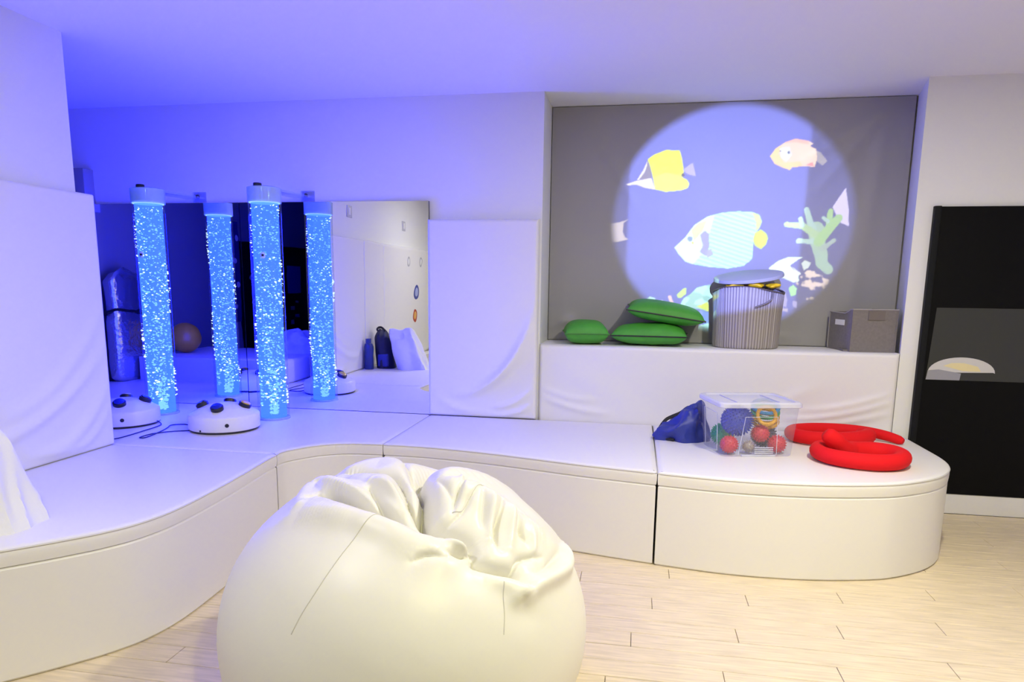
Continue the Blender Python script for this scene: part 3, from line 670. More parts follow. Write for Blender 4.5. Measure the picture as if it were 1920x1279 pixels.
# ------------------------------------------------------------------ bean bag
BC = np.array([-0.748, 2.20, 0.25]); BR = np.array([0.622, 0.60, 0.535])
def bag_hit(px, py):
    """measured outline point -> point on the bag's plain ellipsoid"""
    d = np.array(r2)*(px-CX)/F_PX + np.array(d2)*(py-CY)/F_PX + np.array(fw)
    o = (np.array([0, 0, 1.4])-BC)/BR; q = d/BR
    A_ = q@q; B_ = 2*o@q; C_ = o@o-1; disc = B_*B_-4*A_*C_
    t = (-B_-math.sqrt(max(disc, 0)))/(2*A_)
    return BC+BR*((o+q*t)/np.linalg.norm(o+q*t))
def bag_xy(x, y):
    k = 1-((x-BC[0])/BR[0])**2-((y-BC[1])/BR[1])**2
    return np.array([x, y, BC[2]+BR[2]*math.sqrt(max(k, 0))])
CREASES = [  # points (measured, or ('w', x, y) on the far side), width, depth
    ([('w', -0.60, 2.62), ('w', -0.63, 2.48), (792, 872), (797, 905), (798, 935), (802, 962), (830, 983), (884, 1015), (897, 1052)], 0.036, -0.150),
    ([(584, 930), (610, 918), (650, 930), (690, 945), (740, 962), (790, 985)], 0.026, -0.110),
    ([(692, 912), (719, 945), (740, 966)], 0.014, -0.060),
    ([(632, 878), (700, 880), (745, 884), (771, 921), (797, 947)], 0.020, -0.085),
    ([(757, 864), (780, 880), (797, 899)], 0.015, -0.055),
    ([(745, 905), (765, 930), (795, 955)], 0.012, -0.050),
    ([(840, 1032), (865, 1036), (893, 1030)], 0.018, -0.050),
    ([(897, 1052), (930, 1068), (965, 1077), (985, 1100)], 0.022, -0.065),
    ([(840, 975), (868, 958), (880, 940), (898, 928)], 0.009, -0.020),
    ([(850, 955), (860, 925), (878, 905)], 0.010, -0.032),
    ([(822, 905), (850, 940)], 0.012, -0.020),
    ([(906, 985), (898, 935)], 0.010, -0.036),
    ([(940, 1030), (930, 990), (936, 945)], 0.011, -0.042),
    ([(966, 1078), (975, 1050), (1015, 1045)], 0.012, -0.034),
    ([(1000, 1076), (1030, 1060), (1050, 1010)], 0.013, -0.042),
    ([(985, 1020), (970, 995), (965, 960)], 0.011, -0.036),
    ([(772, 1055), (805, 1042), (842, 1046)], 0.014, -0.024),
    ([(560, 880), (640, 893), (690, 905)], 0.016, -0.016),
]
RIDGES = [
    ([(567, 948), (574, 922), (604, 904), (650, 914), (690, 930), (735, 945)], 0.026, 0.026),
    ([(560, 960), (620, 958), (690, 972), (760, 1005), (830, 1050)], 0.060, 0.034),
    ([('w', -0.45, 2.50), (825, 900), (890, 932), (960, 975), (1030, 1020)], 0.065, 0.045),
    ([(835, 1000), (865, 1018), (885, 1030)], 0.018, 0.036),
    ([('w', -0.80, 2.55), (650, 872), (720, 868), (768, 874)], 0.045, 0.024),
    ([(700, 898), (735, 915), (765, 945)], 0.020, 0.028),
    ([(865, 935), (862, 905)], 0.013, 0.016), ([(920, 1010), (915, 945)], 0.013, 0.018), ([(955, 1030), (950, 960)], 0.013, 0.018), ([(1000, 1050), (990, 1000)], 0.013, 0.015),
    ([(1066, 1010), (1060, 1060), (1012, 1092), (965, 1122)], 0.028, 0.036),
    ([(905, 1075), (960, 1097), (985, 1122)], 0.030, 0.022),
]
nt_, npz = 600, 300
th_ = np.linspace(0, 2*PI, nt_, endpoint=False); ph_ = np.linspace(0.0, PI*0.66, npz)
Tt, Pp = np.meshgrid(th_, ph_, indexing='ij')
Dn = np.stack([np.sin(Pp)*np.cos(Tt), np.sin(Pp)*np.sin(Tt), np.cos(Pp)], -1).reshape(-1, 3)
Pt = BC+BR*Dn
Nn = Dn/BR; Nn /= np.linalg.norm(Nn, axis=1)[:, None]
disp = np.zeros(len(Pt)); near = np.zeros(len(Pt))
for lst in (CREASES, RIDGES):
    for pts, w, h in lst:
        L = catmull([bag_xy(*p[1:]) if p[0] == 'w' else bag_hit(*p) for p in pts], 12 if len(pts) > 4 else 40); best = np.full(len(Pt), 9.0); tt = np.zeros(len(Pt))
        for i, q in enumerate(L):
            d = np.linalg.norm(Pt-q, axis=1); k = d < best; best[k] = d[k]; tt[k] = i/(len(L)-1)
        env = np.clip(np.sin(PI*np.clip(tt, 0.06, 0.94)), 0.15, 1)**0.6
        g_ = (np.exp(-best/w*1.3) if h < 0 else np.exp(-(best/w)**2))*env
        disp += h*g_
        if h < 0: near = np.maximum(near, np.exp(-(best/0.12)**2)*min(1, -h/0.05))
disp += near*0.010*fnoise(Pt, 22, 3) + 0.005*fnoise(Pt, 7, 8) + 0.0025*near*fnoise(Pt, 55, 4)
Pt = Pt+Nn*disp[:, None]
z = Pt[:, 2]; lowz = z < ZF+0.10
Pt[:, 2] = np.where(z < 0.10, ZF+0.115*np.exp((np.minimum(z, 0.10)-0.10)/0.115)-0.0, z)
Pt[:, 2] = np.maximum(Pt[:, 2], ZF)
Gp = Pt.reshape(nt_, npz, 3); Gp[:, -1, 2] = ZF
top_c = Gp[:, 0].mean(0); Gp[:, 0] = top_c
bl = (BC[0], BC[1], ZF)
bb = empty('beanbag', bl, 'large cream vinyl beanbag slumped on the floor in front of the platform', 'beanbag')
v, f = gridmesh(Gp, closeu=True); f.append(tuple(i*npz+npz-1 for i in range(nt_)))
cov = mk('cover', v, f, M_BAG, bb, bl, True)
tree = BVHTree.FromPolygons([Vector(q) for q in v], [q for q in f[:-1]])
SEAMS = [[(715, 966), (682, 994), (650, 1028), (620, 1068), (592, 1110), (565, 1152), (545, 1190)], [(940, 1092), (942, 1120), (945, 1152), (944, 1190)], [(850, 955), (868, 955), (884, 930), (898, 926)], [(560, 890), (600, 888), (640, 895)]]
for s_ in SEAMS:
    pth = []
    for p in catmull([(*p, 0) for p in s_], 14)[:, :2]:
        h_ = bag_hit(*p); d_ = Vector(h_-BC).normalized(); hit = tree.ray_cast(Vector(BC)+d_*2, -d_)
        if hit[0] is not None: pth.append(np.array(hit[0]))
    if len(pth) > 4:
        pth = np.array(pth); k = np.ones(5)/5
        tube('seam', pth, 0.0017, M_SEAM, cov, 5, bl)

# ------------------------------------------------------------------ black display board on the right wall
loc = (2.30, 4.78, 0.117); bd = empty('display_board', loc, 'tall black display board with a picture of a pale glowing disc', 'display board')
box('panel', (1.745, 4.765, 0.117), (2.95, 4.79, 1.895), M_BLACKM, bd, bevel=0.003, loc=loc)
box('frame_edge', (1.738, 4.755, 0.117), (1.775, 4.79, 1.898), mat('board_edge', (0.005, 0.006, 0.008), 0.55, spec=0.2), bd, bevel=0.004, loc=loc)
pic = mk('picture', [(1.812, 4.7635, 1.292), (1.792, 4.7635, 0.846), (2.55, 4.7635, 0.846), (2.55, 4.7635, 1.292), (1.812, 4.766, 1.292), (1.792, 4.766, 0.846), (2.55, 4.766, 0.846), (2.55, 4.766, 1.292)],
   [(0, 1, 2, 3), (4, 5, 6, 7), (0, 1, 5, 4), (1, 2, 6, 5), (2, 3, 7, 6), (3, 0, 4, 7)], mat('picture_dark', (0.028, 0.030, 0.028), 0.5), bd, loc, False)
def flatpoly(name, pts, y, t, m, parent):
    n = len(pts); v = [(x, y, z) for x, z in pts]+[(x, y+t, z) for x, z in pts]
    return mk(name, v, [tuple(range(n)), tuple(range(n, 2*n))]+[(i, (i+1) % n, n+(i+1) % n, n+i) for i in range(n)], m, parent, loc, False)
arc = [(1.99+0.19*math.cos(a), 0.895+0.095*math.sin(a)) for a in np.linspace(PI*0.98, 0.0, 18)]
flatpoly('picture_disc', arc+[(2.17, 0.90), (1.99, 0.895)], 4.7622, 0.0014, mat('print_pale', (0.60, 0.59, 0.58), 0.6), pic)
flatpoly('picture_glow', [(1.885+0.0, 0.935), (1.93, 0.953), (2.0, 0.955), (2.08, 0.935), (2.10, 0.905), (2.0, 0.905)], 4.7615, 0.0008, mat('print_yellow', (0.75, 0.66, 0.36), 0.6), pic)
flatpoly('picture_table', [(1.793, 0.847), (1.800, 0.905), (1.86, 0.912), (1.99, 0.890), (1.985, 0.847)], 4.7618, 0.0018, mat('print_grey', (0.30, 0.30, 0.34), 0.6), pic)

# ------------------------------------------------------------------ alcove and things the mirrors show
o = box('wall_speaker', (-4.13, 4.70, 1.90), (-4.02, 4.80, 2.205), mat('speaker_grey', (0.28, 0.27, 0.30), 0.6), None, bevel=0.008, loc=(-4.075, 4.80, 1.90))
setp(o, 'small grey box mounted on the wall above the alcove mirror', 'wall box')
def plate(y, z, label):
    loc = (-2.94, y, z); r_ = empty('switch_plate', loc, label, 'switch plate', 'switch plates above the wall pads')
    box('plate', (0, -0.06, -0.06), (0.008, 0.06, 0.06), mat('plate_grey', (0.55, 0.55, 0.57), 0.4), r_, bevel=0.003)
    box('rocker', (0.008, -0.025, -0.035), (0.012, 0.025, 0.035), M_WHITEP, r_, bevel=0.002)
plate(2.53, 2.12, 'square switch plate above the plain wall pad'); plate(0.81, 2.11, 'square switch plate above the stickered wall pad')
for (y0, y1, lb) in ((0.62, 1.56, 'tall black display board with hand pictures on the grey alcove wall'), (-0.36, 0.58, 'tall black display board with a blue screen picture on the grey alcove wall')):
    loc = (-4.78, (y0+y1)/2, 0.10); q = empty('display_board', loc, lb, 'display board')
    box('panel', (-4.78, y0, 0.10), (-4.75, y1, 1.88), M_BLACKM, q, loc=loc, bevel=0.003)
    if y0 < 0: 
        pc = box('picture', (-4.751, 0.02, 1.25), (-4.747, 0.42, 1.62), mat('picture_blue', (0.02, 0.04, 0.22), 0.5), q, loc=loc)
        for (ya, za, w_, h_) in ((0.1, 1.12, .10, .03), (0.25, 1.02, .12, .05), (0.12, 0.92, .14, .04), (0.3, 0.82, .08, .06)):
            box('picture_print', (-4.751, ya, za), (-4.7475, ya+w_, za+h_), mat('print_bluegrey', (0.16, 0.17, 0.24), 0.6), q, loc=loc)
    else:
        for (yc, zc, k) in ((1.25, 1.45, 0), (1.2, 1.15, 1), (1.05, 0.85, 2)):
            a = np.linspace(0, 2*PI, 24, endpoint=False)
            tube('picture_outline', np.column_stack([np.full(24, -4.75), yc+0.13*np.cos(a)*(1+0.2*np.cos(3*a+k)), zc+0.055*np.sin(a)*(1+0.3*np.sin(2*a+k))]), 0.010, mat('print_skin', (0.34, 0.30, 0.32), 0.6), q, 6, loc, closed=True)
softblock('padded_block', (-4.56, 2.62, HP), (-3.12, 3.72, 0.70), M_VINYL2, 'low white padded block on the alcove platform carrying the yellow ball', 'padded block', 'x+', [], r=0.02, nu=24, nv=16)
lathe('exercise_ball', [(0.15*math.sin(a), 0.15-0.15*math.cos(a)*0.98) for a in np.linspace(0, PI, 24)], mat('ball_yellow', (0.80, 0.40, 0.03), 0.35), None, 32, (0, 0, 0)).location = (-4.36, 3.30, 0.70)
eb = bpy.data.objects['exercise_ball']; setp(eb, 'yellow ball resting on the low padded block, seen in the mirror', 'ball')
heap('blanket', (-3.33, 2.93, 0.70), 0.17, 0.16, 0.20, mat('white_cloth', (0.75, 0.73, 0.70), 0.8, bump=(12, 0.3, 0.02)), 'crumpled white blanket on the low padded block, seen in the mirror', 'blanket', 21, fold=0.3)
# silver foil bundle with a black strap
loc = (-4.665, 3.70, HP); sv = empty('foil_bundle', loc, 'silver foil wrapped bundle with a black strap standing by the grey wall', 'bundle')
u = np.linspace(0, 2*PI, 60, endpoint=False); w = np.linspace(0, 1, 50); Uu, Ww = np.meshgrid(u, w, indexing='ij')
prof = np.interp(Ww, [0, 0.03, 0.15, 0.55, 0.60, 0.9, 0.97, 1.0], [0.7, 0.95, 1.0, 0.97, 0.90, 1.0, 0.7, 0.02])
P = np.stack([0.078*prof*np.sign(np.cos(Uu))*np.abs(np.cos(Uu))**0.6, 0.235*prof*np.sign(np.sin(Uu))*np.abs(np.sin(Uu))**0.6, Ww*1.02+0.02*np.sin(Uu*2)*Ww], -1)
kz = fnoise(P.reshape(-1, 3), 24, 5).reshape(Uu.shape); P[..., :2] *= (1+0.05*kz)[..., None]
v, f = gridmesh(P, closeu=True); f.append(tuple(i*50 for i in range(60)))
mk('foil', v, f, mat('silver_foil', (0.62, 0.62, 0.66), 0.16, 0.9, bump=(18, 0.5, 0.02)), sv)
a = np.linspace(0, 2*PI, 40, endpoint=False)
tube('strap', np.column_stack([0.076*np.sign(np.cos(a))*np.abs(np.cos(a))**0.6, 0.228*np.sign(np.sin(a))*np.abs(np.sin(a))**0.6, 0.64+0.02*np.sin(2*a)]), 0.026, M_BLACK, sv, 8, closed=True, squash=0.5)
# dotted blue banner
loc = (-4.74, 1.66, 0.9); bn = empty('dotted_banner', loc, 'narrow dark blue banner with pale dots hanging on the grey alcove wall', 'banner')
box('cloth', (-0.040, -0.08, 0.02), (-0.018, 0.08, 1.20), mat('banner_blue', (0.012, 0.02, 0.16), 0.7), bn, bevel=0.004)
for k in range(4):
    lathe('dot', [(0, 0), (0.035, 0), (0.034, 0.003), (0, 0.003)], mat('dot_white', (0.6, 0.6, 0.7), 0.7), bn, 16, (-0.018, 0.03*(-1)**k, 0.2+k*0.27), rot=Matrix.Rotation(PI/2, 4, 'Y'))
# backpack, bottle, towel
loc = (-2.71, 2.14, HP); bp_ = empty('backpack', loc, 'dark navy backpack slumped against the narrow wall pad', 'backpack')
def shb(P): P[..., 0] += P[..., 2]*-0.12; return P
h1 = heap('pack_body', (0, 0, 0), 0.100, 0.15, 0.40, mat('pack_navy', (0.008, 0.010, 0.045), 0.6, bump=(30, 0.2, 0.006)), None, None, 31, fold=0.10, shape=shb); h1.parent = bp_
tube('carry_handle', catmull([(-0.05, 0.02, 0.36), (-0.09, 0.03, 0.42), (-0.06, 0.0, 0.44), (0.0, 0.02, 0.40)], 6), 0.012, M_BLACK, bp_, 8)
box('front_pocket', (-0.05, 0.10, 0.02), (0.07, 0.160, 0.16), mat('pack_blue', (0.02, 0.03, 0.25), 0.5), bp_, bevel=0.02)
o = lathe('water_bottle', [(0, 0), (0.044, 0), (0.048, 0.006), (0.048, 0.25), (0.04, 0.28), (0.03, 0.285), (0.03, 0.325), (0.028, 0.33), (0, 0.33)], mat('bottle_blue', (0.02, 0.04, 0.20), 0.35), None, 24); o.location = (-2.825, 2.37, HP)
setp(o, 'tall dark blue water bottle beside the backpack', 'bottle')
def sht(P): P[..., 0] += -0.32*P[..., 2]; return P
tw_ = heap('towel', (-2.39, 2.16, HP), 0.165, 0.15, 0.42, mat('towel_white', (0.78, 0.78, 0.80), 0.9, bump=(20, 0.3, 0.01)), 'crumpled white towel heaped against the backpack', 'towel', 41, fold=0.24, shape=sht)

# ------------------------------------------------------------------ ceiling lamps
def lamp(x, y, colr, watt, label):
    loc = (x, y, ZC); t = empty('ceiling_downlight_offscreen', loc, label, 'ceiling lamp', 'ceiling lamps')
    lathe('housing', [(0.075, 0), (0.085, -0.002), (0.085, -0.016), (0.068, -0.020), (0.062, -0.012), (0.0, -0.012)], M_WHITEP, t, 32)
    lathe('diffuser', [(0, -0.0125), (0.060, -0.0125), (0.058, -0.0145), (0, -0.0145)], mat_emit('diffuser_%d' % watt, colr, 6.0), t, 24)
    L = bpy.data.lights.new('ceiling_light_offscreen', 'AREA'); L.shape = 'DISK'; L.size = 0.12
    L.energy = watt; L.color = colr
    lo = bpy.data.objects.new('ceiling_light_offscreen', L); COL.objects.link(lo); lo.parent = t; lo.location = (0, 0, -0.024)
    return t
for q in DOWNLIGHTS: lamp(*q)

# ------------------------------------------------------------------ effect projector: lamp, slide and housing
PJ = Vector((0.55, 1.55, 2.46)); TG = Vector((0.61, 5.21, 1.82))
pj = empty('effect_projector', PJ+Vector((0, -0.2, 0)), 'black effect projector hanging from the ceiling, aimed at the grey screen', 'projector')
q = (TG-PJ).to_track_quat('-Z', 'Y'); Mq = q.to_matrix().to_4x4()
pj.rotation_mode = 'QUATERNION'; pj.rotation_quaternion = q; pj.location = PJ
box('body', (-0.10, -0.08, 0.03), (0.10, 0.09, 0.36), M_BLACK, pj, bevel=0.012)
lathe('lens_barrel', [(0.052, 0.03), (0.052, -0.16), (0.048, -0.16), (0.048, 0.03), (0.052, 0.03)], M_BLACK, pj, 32)
Li = Mq.inverted()
pole = [Li.to_3x3() @ Vector(p) for p in ((0, -0.15, 0.05), (0, -0.15, ZC-PJ.z))]
tube('mount_pole', [tuple(p) for p in pole], 0.015, M_BLACK, pj, 10)
L = bpy.data.lights.new('projector_lamp_offscreen', 'SPOT'); L.energy = 2600; L.color = (1, 0.98, 0.95); L.spot_size = math.radians(36); L.spot_blend = 0.0; L.shadow_soft_size = 0.00012
lo = bpy.data.objects.new('projector_lamp_offscreen', L); COL.objects.link(lo); lo.parent = pj

# slide picture, in metres on the screen (x, z): fish, coral and the blue disc
SLIDE = dict(disc=(0.61, 1.862, 0.812, 0.768), band=(-0.091, 1.085), shapes=[
    ('p',[(0.029,2.274),(0.074,2.306),(0.149,2.332),(0.242,2.33),(0.257,2.29),(0.273,2.215),(0.281,2.157),(0.268,2.149),(0.299,2.136),(0.32,2.106),(0.31,2.077),(0.264,2.063),(0.163,2.054),(0.089,2.071),(0.068,2.16),(0.057,2.202)],(0.8,0.95,0.1),'full'),
    ('p',[(0.073,2.152),(0.156,2.184),(0.276,2.157),(0.268,2.149),(0.32,2.106),(0.31,2.077),(0.264,2.063),(0.163,2.054),(0.089,2.071)],(0.78,0.98,0.22),'full'),
    ('p',[(0.029,2.269),(0.058,2.194),(0.06,2.143),(-0.039,2.138),(0.002,2.203)],(0.26,0.26,0.4),'full'),
    ('p',[(0.029,2.269),(0.002,2.203),(-0.039,2.138),(-0.026,2.138),(0.011,2.186),(0.025,2.228)],(0.75,0.75,0.95),'full'),
    ('p',[(-0.116,2.108),(-0.038,2.132),(0.06,2.148),(0.089,2.071),(0.024,2.081),(-0.046,2.107),(-0.098,2.1)],(0.75,0.74,0.92),'full'),
    ('p',[(0.278,2.207),(0.335,2.247),(0.361,2.156),(0.309,2.169),(0.283,2.186)],(0.42,0.42,0.75),'full'),
    ('p',[(0.286,2.164),(0.285,2.159),(0.282,2.155),(0.277,2.153),(0.272,2.153),(0.267,2.155),(0.263,2.159),(0.262,2.165),(0.263,2.17),(0.266,2.174),(0.271,2.176),(0.276,2.176),(0.281,2.174),(0.285,2.17)],(0.12,0.12,0.2),'full'),
    ('p',[(-0.233,1.838),(-0.158,1.847),(-0.084,1.868),(-0.121,1.845),(-0.125,1.786),(-0.106,1.743),(-0.079,1.732),(-0.135,1.717),(-0.215,1.708),(-0.23,1.769)],(0.55,0.52,0.6),'full'),
    ('p',[(1.113,2.316),(1.166,2.29),(1.208,2.242),(1.181,2.212),(1.127,2.248)],(0.36,0.36,0.46),'full'),
    ('p',[(0.84,2.279),(0.875,2.33),(0.932,2.367),(0.998,2.389),(1.079,2.372),(1.11,2.354),(1.091,2.338),(1.13,2.316),(1.143,2.256),(1.131,2.205),(1.054,2.21),(0.987,2.203),(0.975,2.186),(0.927,2.204),(0.873,2.231)],(0.8,0.66,0.6),'full'),
    ('p',[(0.84,2.279),(0.875,2.33),(0.908,2.346),(0.894,2.295),(0.933,2.234),(1.035,2.241),(1.054,2.21),(0.987,2.203),(0.975,2.186),(0.927,2.204),(0.873,2.231)],(0.88,0.66,0.42),'full'),
    ('p',[(0.9,2.329),(0.959,2.337),(0.98,2.285),(0.949,2.242),(0.913,2.269)],(0.7,0.78,0.95),'full'),
    ('p',[(0.932,2.367),(0.998,2.389),(1.079,2.372),(1.085,2.349),(1,2.365),(0.936,2.361)],(0.8,0.52,0.5),'full'),
    ('p',[(1.07,2.219),(1.116,2.235),(1.131,2.205)],(0.75,0.35,0.4),'full'),
    ('p',[(0.967,2.301),(0.967,2.297),(0.965,2.294),(0.961,2.292),(0.957,2.292),(0.954,2.294),(0.951,2.297),(0.95,2.301),(0.95,2.305),(0.953,2.308),(0.956,2.309),(0.96,2.309),(0.964,2.308),(0.966,2.304)],(0.1,0.16,0.3),'full'),
    ('p',[(0.909,2.31),(0.909,2.308),(0.907,2.305),(0.905,2.304),(0.902,2.304),(0.9,2.306),(0.898,2.308),(0.897,2.311),(0.898,2.313),(0.899,2.315),(0.901,2.316),(0.904,2.316),(0.907,2.315),(0.909,2.313)],(0.2,0.25,0.4),'full'),
    ('p',[(1.339,2.069),(1.369,1.926),(1.378,1.817),(1.321,1.843),(1.266,1.944)],(0.62,0.6,0.95),'full'),
    ('l',[(1.172,1.795),(1.186,1.725),(1.221,1.618),(1.225,1.572),(1.273,1.529)],(0.55,0.85,0.75),(0.1066, 0.0615)),
    ('l',[(1.176,1.742),(1.135,1.831),(1.102,1.928)],(0.62,0.95,0.95),(0.0533, 0.0328)),
    ('l',[(1.175,1.76),(1.084,1.822),(0.98,1.83)],(0.62,0.95,0.62),(0.0533, 0.0328)),
    ('l',[(1.084,1.822),(1.068,1.866)],(0.62,0.95,0.95),(0.0287, 0.0287)),
    ('l',[(1.17,1.716),(1.066,1.72)],(0.62,0.95,0.95),(0.0328, 0.0328)),
    ('l',[(1.196,1.716),(1.257,1.804),(1.31,1.87)],(0.55,0.95,0.5),(0.0656, 0.0533)),
    ('l',[(1.248,1.809),(1.256,1.914)],(0.55,0.95,0.5),(0.0369, 0.0369)),
    ('l',[(1.245,1.848),(1.213,1.874)],(0.62,0.95,0.95),(0.0246, 0.0205)),
    ('l',[(1.225,1.667),(1.293,1.725)],(0.55,0.75,0.75),(0.0328, 0.0246)),
    ('p',[(0.241,1.673),(0.314,1.75),(0.37,1.828),(0.458,1.888),(0.559,1.912),(0.659,1.919),(0.747,1.914),(0.798,1.896),(0.818,1.85),(0.804,1.804),(0.778,1.772),(0.771,1.718),(0.772,1.653),(0.769,1.599),(0.719,1.551),(0.612,1.532),(0.485,1.542),(0.375,1.56),(0.319,1.578),(0.277,1.622)],(0.55,0.98,0.98),'stripe'),
    ('p',[(0.241,1.673),(0.314,1.75),(0.368,1.828),(0.458,1.888),(0.501,1.894),(0.473,1.761),(0.45,1.652),(0.375,1.56),(0.319,1.578),(0.277,1.622)],(0.66,1,0.95),'full'),
    ('p',[(0.348,1.79),(0.396,1.841),(0.452,1.862),(0.428,1.79),(0.374,1.717)],(0.62,0.98,0.5),'full'),
    ('p',[(0.778,1.775),(0.815,1.797),(0.852,1.772),(0.865,1.736),(0.854,1.696),(0.824,1.664),(0.784,1.689),(0.767,1.725)],(0.62,0.95,0.18),'full'),
    ('p',[(0.747,1.914),(0.798,1.896),(0.818,1.85),(0.804,1.804),(0.777,1.786),(0.781,1.84)],(0.6,0.98,0.45),'full'),
    ('p',[(0.411,1.761),(0.442,1.79),(0.472,1.768),(0.477,1.681),(0.459,1.615),(0.414,1.644),(0.434,1.688)],(0.34,0.38,0.72),'full'),
    ('p',[(0.457,1.652),(0.493,1.667),(0.509,1.63),(0.468,1.601)],(0.4,0.45,0.78),'full'),
    ('p',[(0.362,1.734),(0.361,1.726),(0.356,1.72),(0.349,1.716),(0.341,1.716),(0.333,1.72),(0.328,1.726),(0.326,1.734),(0.327,1.742),(0.332,1.748),(0.339,1.752),(0.347,1.752),(0.355,1.748),(0.36,1.742)],(0.22,0.36,0.6),'full'),
    ('p',[(0.372,1.707),(0.372,1.703),(0.369,1.7),(0.366,1.698),(0.362,1.698),(0.359,1.7),(0.356,1.703),(0.355,1.707),(0.356,1.71),(0.358,1.713),(0.361,1.715),(0.365,1.715),(0.369,1.713),(0.371,1.71)],(0.6,0.9,0.2),'full'),
    ('p',[(0.885,1.538),(0.943,1.586),(1.002,1.61),(1.101,1.61),(1.072,1.594),(1.022,1.555),(1.046,1.531),(1.08,1.492),(1.091,1.449),(1.053,1.44),(0.974,1.475),(0.902,1.506)],(0.75,0.98,0.95),'full'),
    ('p',[(1.037,1.547),(1.102,1.5),(1.08,1.488)],(0.75,0.85,0.95),'full'),
    ('p',[(1.096,1.571),(1.118,1.591),(1.157,1.575),(1.144,1.54),(1.115,1.524)],(0.6,0.72,0.75),'full'),
    ('p',[(1.074,1.46),(1.138,1.524),(1.199,1.517),(1.247,1.486),(1.292,1.486),(1.275,1.415),(1.226,1.375),(1.185,1.318),(1.142,1.286),(1.1,1.333),(1.059,1.357)],(0.75,0.66,0.66),'fuzz'),
    ('p',[(0.976,1.235),(0.983,1.356),(1.026,1.284),(1.041,1.187),(0.996,1.17)],(0.55,0.52,0.8),'fuzz'),
    ('p',[(1.025,1.404),(1.054,1.424),(1.079,1.397),(1.075,1.357),(1.045,1.344)],(0.45,0.9,0.55),'full'),
    ('p',[(0.974,1.371),(1.004,1.38),(1.023,1.324),(1.02,1.268),(0.988,1.283)],(0.45,0.45,0.85),'full'),
    ('p',[(1.059,1.317),(1.086,1.309),(1.086,1.265),(1.062,1.276)],(0.42,0.42,0.8),'full'),
    ('p',[(0.302,1.28),(0.324,1.322),(0.37,1.355),(0.408,1.396),(0.471,1.414),(0.519,1.422),(0.53,1.226),(0.482,1.234),(0.433,1.249),(0.335,1.256)],(0.5,0.95,0.98),'mottle'),
    ('p',[(0.274,1.346),(0.312,1.387),(0.336,1.396),(0.338,1.355),(0.307,1.325),(0.283,1.325)],(0.62,0.98,0.35),'full'),
    ('p',[(0.209,1.336),(0.233,1.341),(0.257,1.279),(0.237,1.275)],(0.85,0.65,0.75),'full'),
    ('p',[(0.047,1.301),(0.087,1.331),(0.128,1.319),(0.105,1.285)],(0.5,0.85,0.9),'full'),
    ('p',[(0.162,1.299),(0.178,1.311),(0.179,1.286)],(0.5,0.6,0.95),'full'),
    ('p',[(0.416,1.265),(0.486,1.299),(0.529,1.243),(0.49,1.234)],(0.72,0.95,0.2),'full'),
    ('p',[(0.433,1.241),(0.531,1.218),(0.52,1.127),(0.462,1.159)],(0.25,0.42,0.9),'full'),
    ('p',[(0.401,1.091),(0.447,1.134),(0.519,1.152),(0.524,1.053),(0.444,1.042)],(0.5,0.95,0.95),'mottle')])
Q = 560; dS = 0.10; half = dS*math.tan(math.radians(19.5))
gx = np.linspace(-half, half, Q); GX, GY = np.meshgrid(gx, gx, indexing='ij')
loc_p = np.stack([GX, GY, np.full(GX.shape, -dS)], -1).reshape(-1, 3)
dirs = loc_p @ np.array(Mq.to_3x3()).T
tt = (5.205-PJ.y)/dirs[:, 1]; SX = PJ.x+dirs[:, 0]*tt; SZ = PJ.z+dirs[:, 2]*tt
def inpoly(pts):
    c = np.zeros(len(SX), bool); n = len(pts)
    for i in range(n):
        x1_, z1_ = pts[i]; x2_, z2_ = pts[(i+1) % n]
        k = ((z1_ > SZ) != (z2_ > SZ)) & (SX < (x2_-x1_)*(SZ-z1_)/((z2_-z1_) or 1e-9)+x1_); c ^= k
    return c
def inline(pts, w0, w1):
    c = np.zeros(len(SX), bool); n = len(pts)-1
    for i in range(n):
        a_ = np.array(pts[i]); b_ = np.array(pts[i+1]); d_ = b_-a_; t_ = np.clip(((SX-a_[0])*d_[0]+(SZ-a_[1])*d_[1])/(d_@d_), 0, 1)
        w_ = w0+(w1-w0)*(i+t_)/n; c |= np.hypot(SX-a_[0]-d_[0]*t_, SZ-a_[1]-d_[1]*t_) < w_/2
    return c
cx_, cz_, rx_, rz_ = SLIDE['disc']
rr = np.hypot((SX-cx_)/rx_, (SZ-cz_)/rz_); fade = np.clip((1.03-rr)/0.09, 0, 1); fade = fade*fade*(3-2*fade)
bx0, bx1 = SLIDE['band']
tl = SX-(bx1+0.02*(SZ-1.8)); core = 1/(1+np.exp(-(SX-bx0)/0.006))*1/(1+np.exp(tl/0.006))
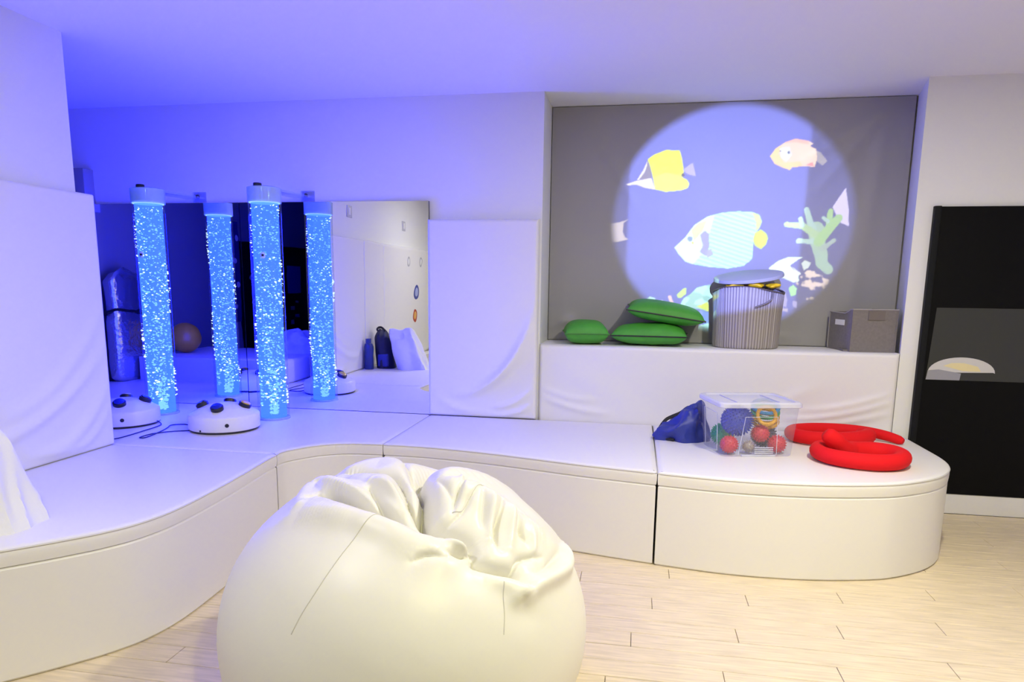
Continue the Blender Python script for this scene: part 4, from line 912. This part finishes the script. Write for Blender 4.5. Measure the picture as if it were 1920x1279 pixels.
colr = np.array([0.080, 0.105, 0.42])[None]*(0.42+0.58*core)[:, None]
wash = np.stack([SX*3, SZ*3, 0*SX], -1); colr = colr*(1+0.07*fnoise(wash, 2, 2))[:, None]
wt = (0.55+0.45*core)
for typ, pts, rgb, ex in SLIDE['shapes']:
    k = inpoly(pts) if typ == 'p' else inline(pts, *ex)
    c_ = np.tile(np.array(rgb)**1.15*0.62, (k.sum(), 1)); px_ = np.stack([SX[k], SZ[k], 0*SX[k]], -1)
    if typ == 'p' and ex == 'stripe': c_ = c_*(1-np.array([0.30, 0.18, 0.10])*(np.sin((SZ[k]*0.93+SX[k]*0.30)*2*PI/0.027) > 0.1)[:, None])
    if ex == 'fuzz':
        nz = fnoise(px_, 80, 6)+0.8*fnoise(px_, 150, 7)-0.1; m_ = np.clip(nz*3.0, 0, 1)[:, None]; c_ = c_*m_+colr[k]*(1-m_)
    elif ex == 'mottle': c_ = c_*(0.72+0.35*(fnoise(px_, 60, 5) > 0))[:, None]
    else: c_ = c_*(1+0.06*fnoise(px_, 18, 4))[:, None]
    colr[k] = c_*(wt[k][:, None] if typ == 'l' or ex not in ('full', 'fuzz') else 1)
colr = np.clip(colr*fade[:, None], 0, 1)
v, f = gridmesh(loc_p.reshape(Q, Q, 3))
me = bpy.data.meshes.new('slide'); me.from_pydata(v.tolist(), [], f)
ca = me.color_attributes.new('film', 'FLOAT_COLOR', 'POINT'); ca.data.foreach_set('color', np.column_stack([colr, np.ones(len(colr))]).ravel())
mf = bpy.data.materials.new('slide_film'); mf.use_nodes = True; nt = mf.node_tree; nt.nodes.clear()
o_ = nt.nodes.new('ShaderNodeOutputMaterial'); t_ = nt.nodes.new('ShaderNodeBsdfTransparent'); a_ = nt.nodes.new('ShaderNodeAttribute'); a_.attribute_name = 'film'
nt.links.new(a_.outputs['Color'], t_.inputs[0]); nt.links.new(t_.outputs[0], o_.inputs[0]); me.materials.append(mf)
so = bpy.data.objects.new('slide', me); COL.objects.link(so); so.parent = pj
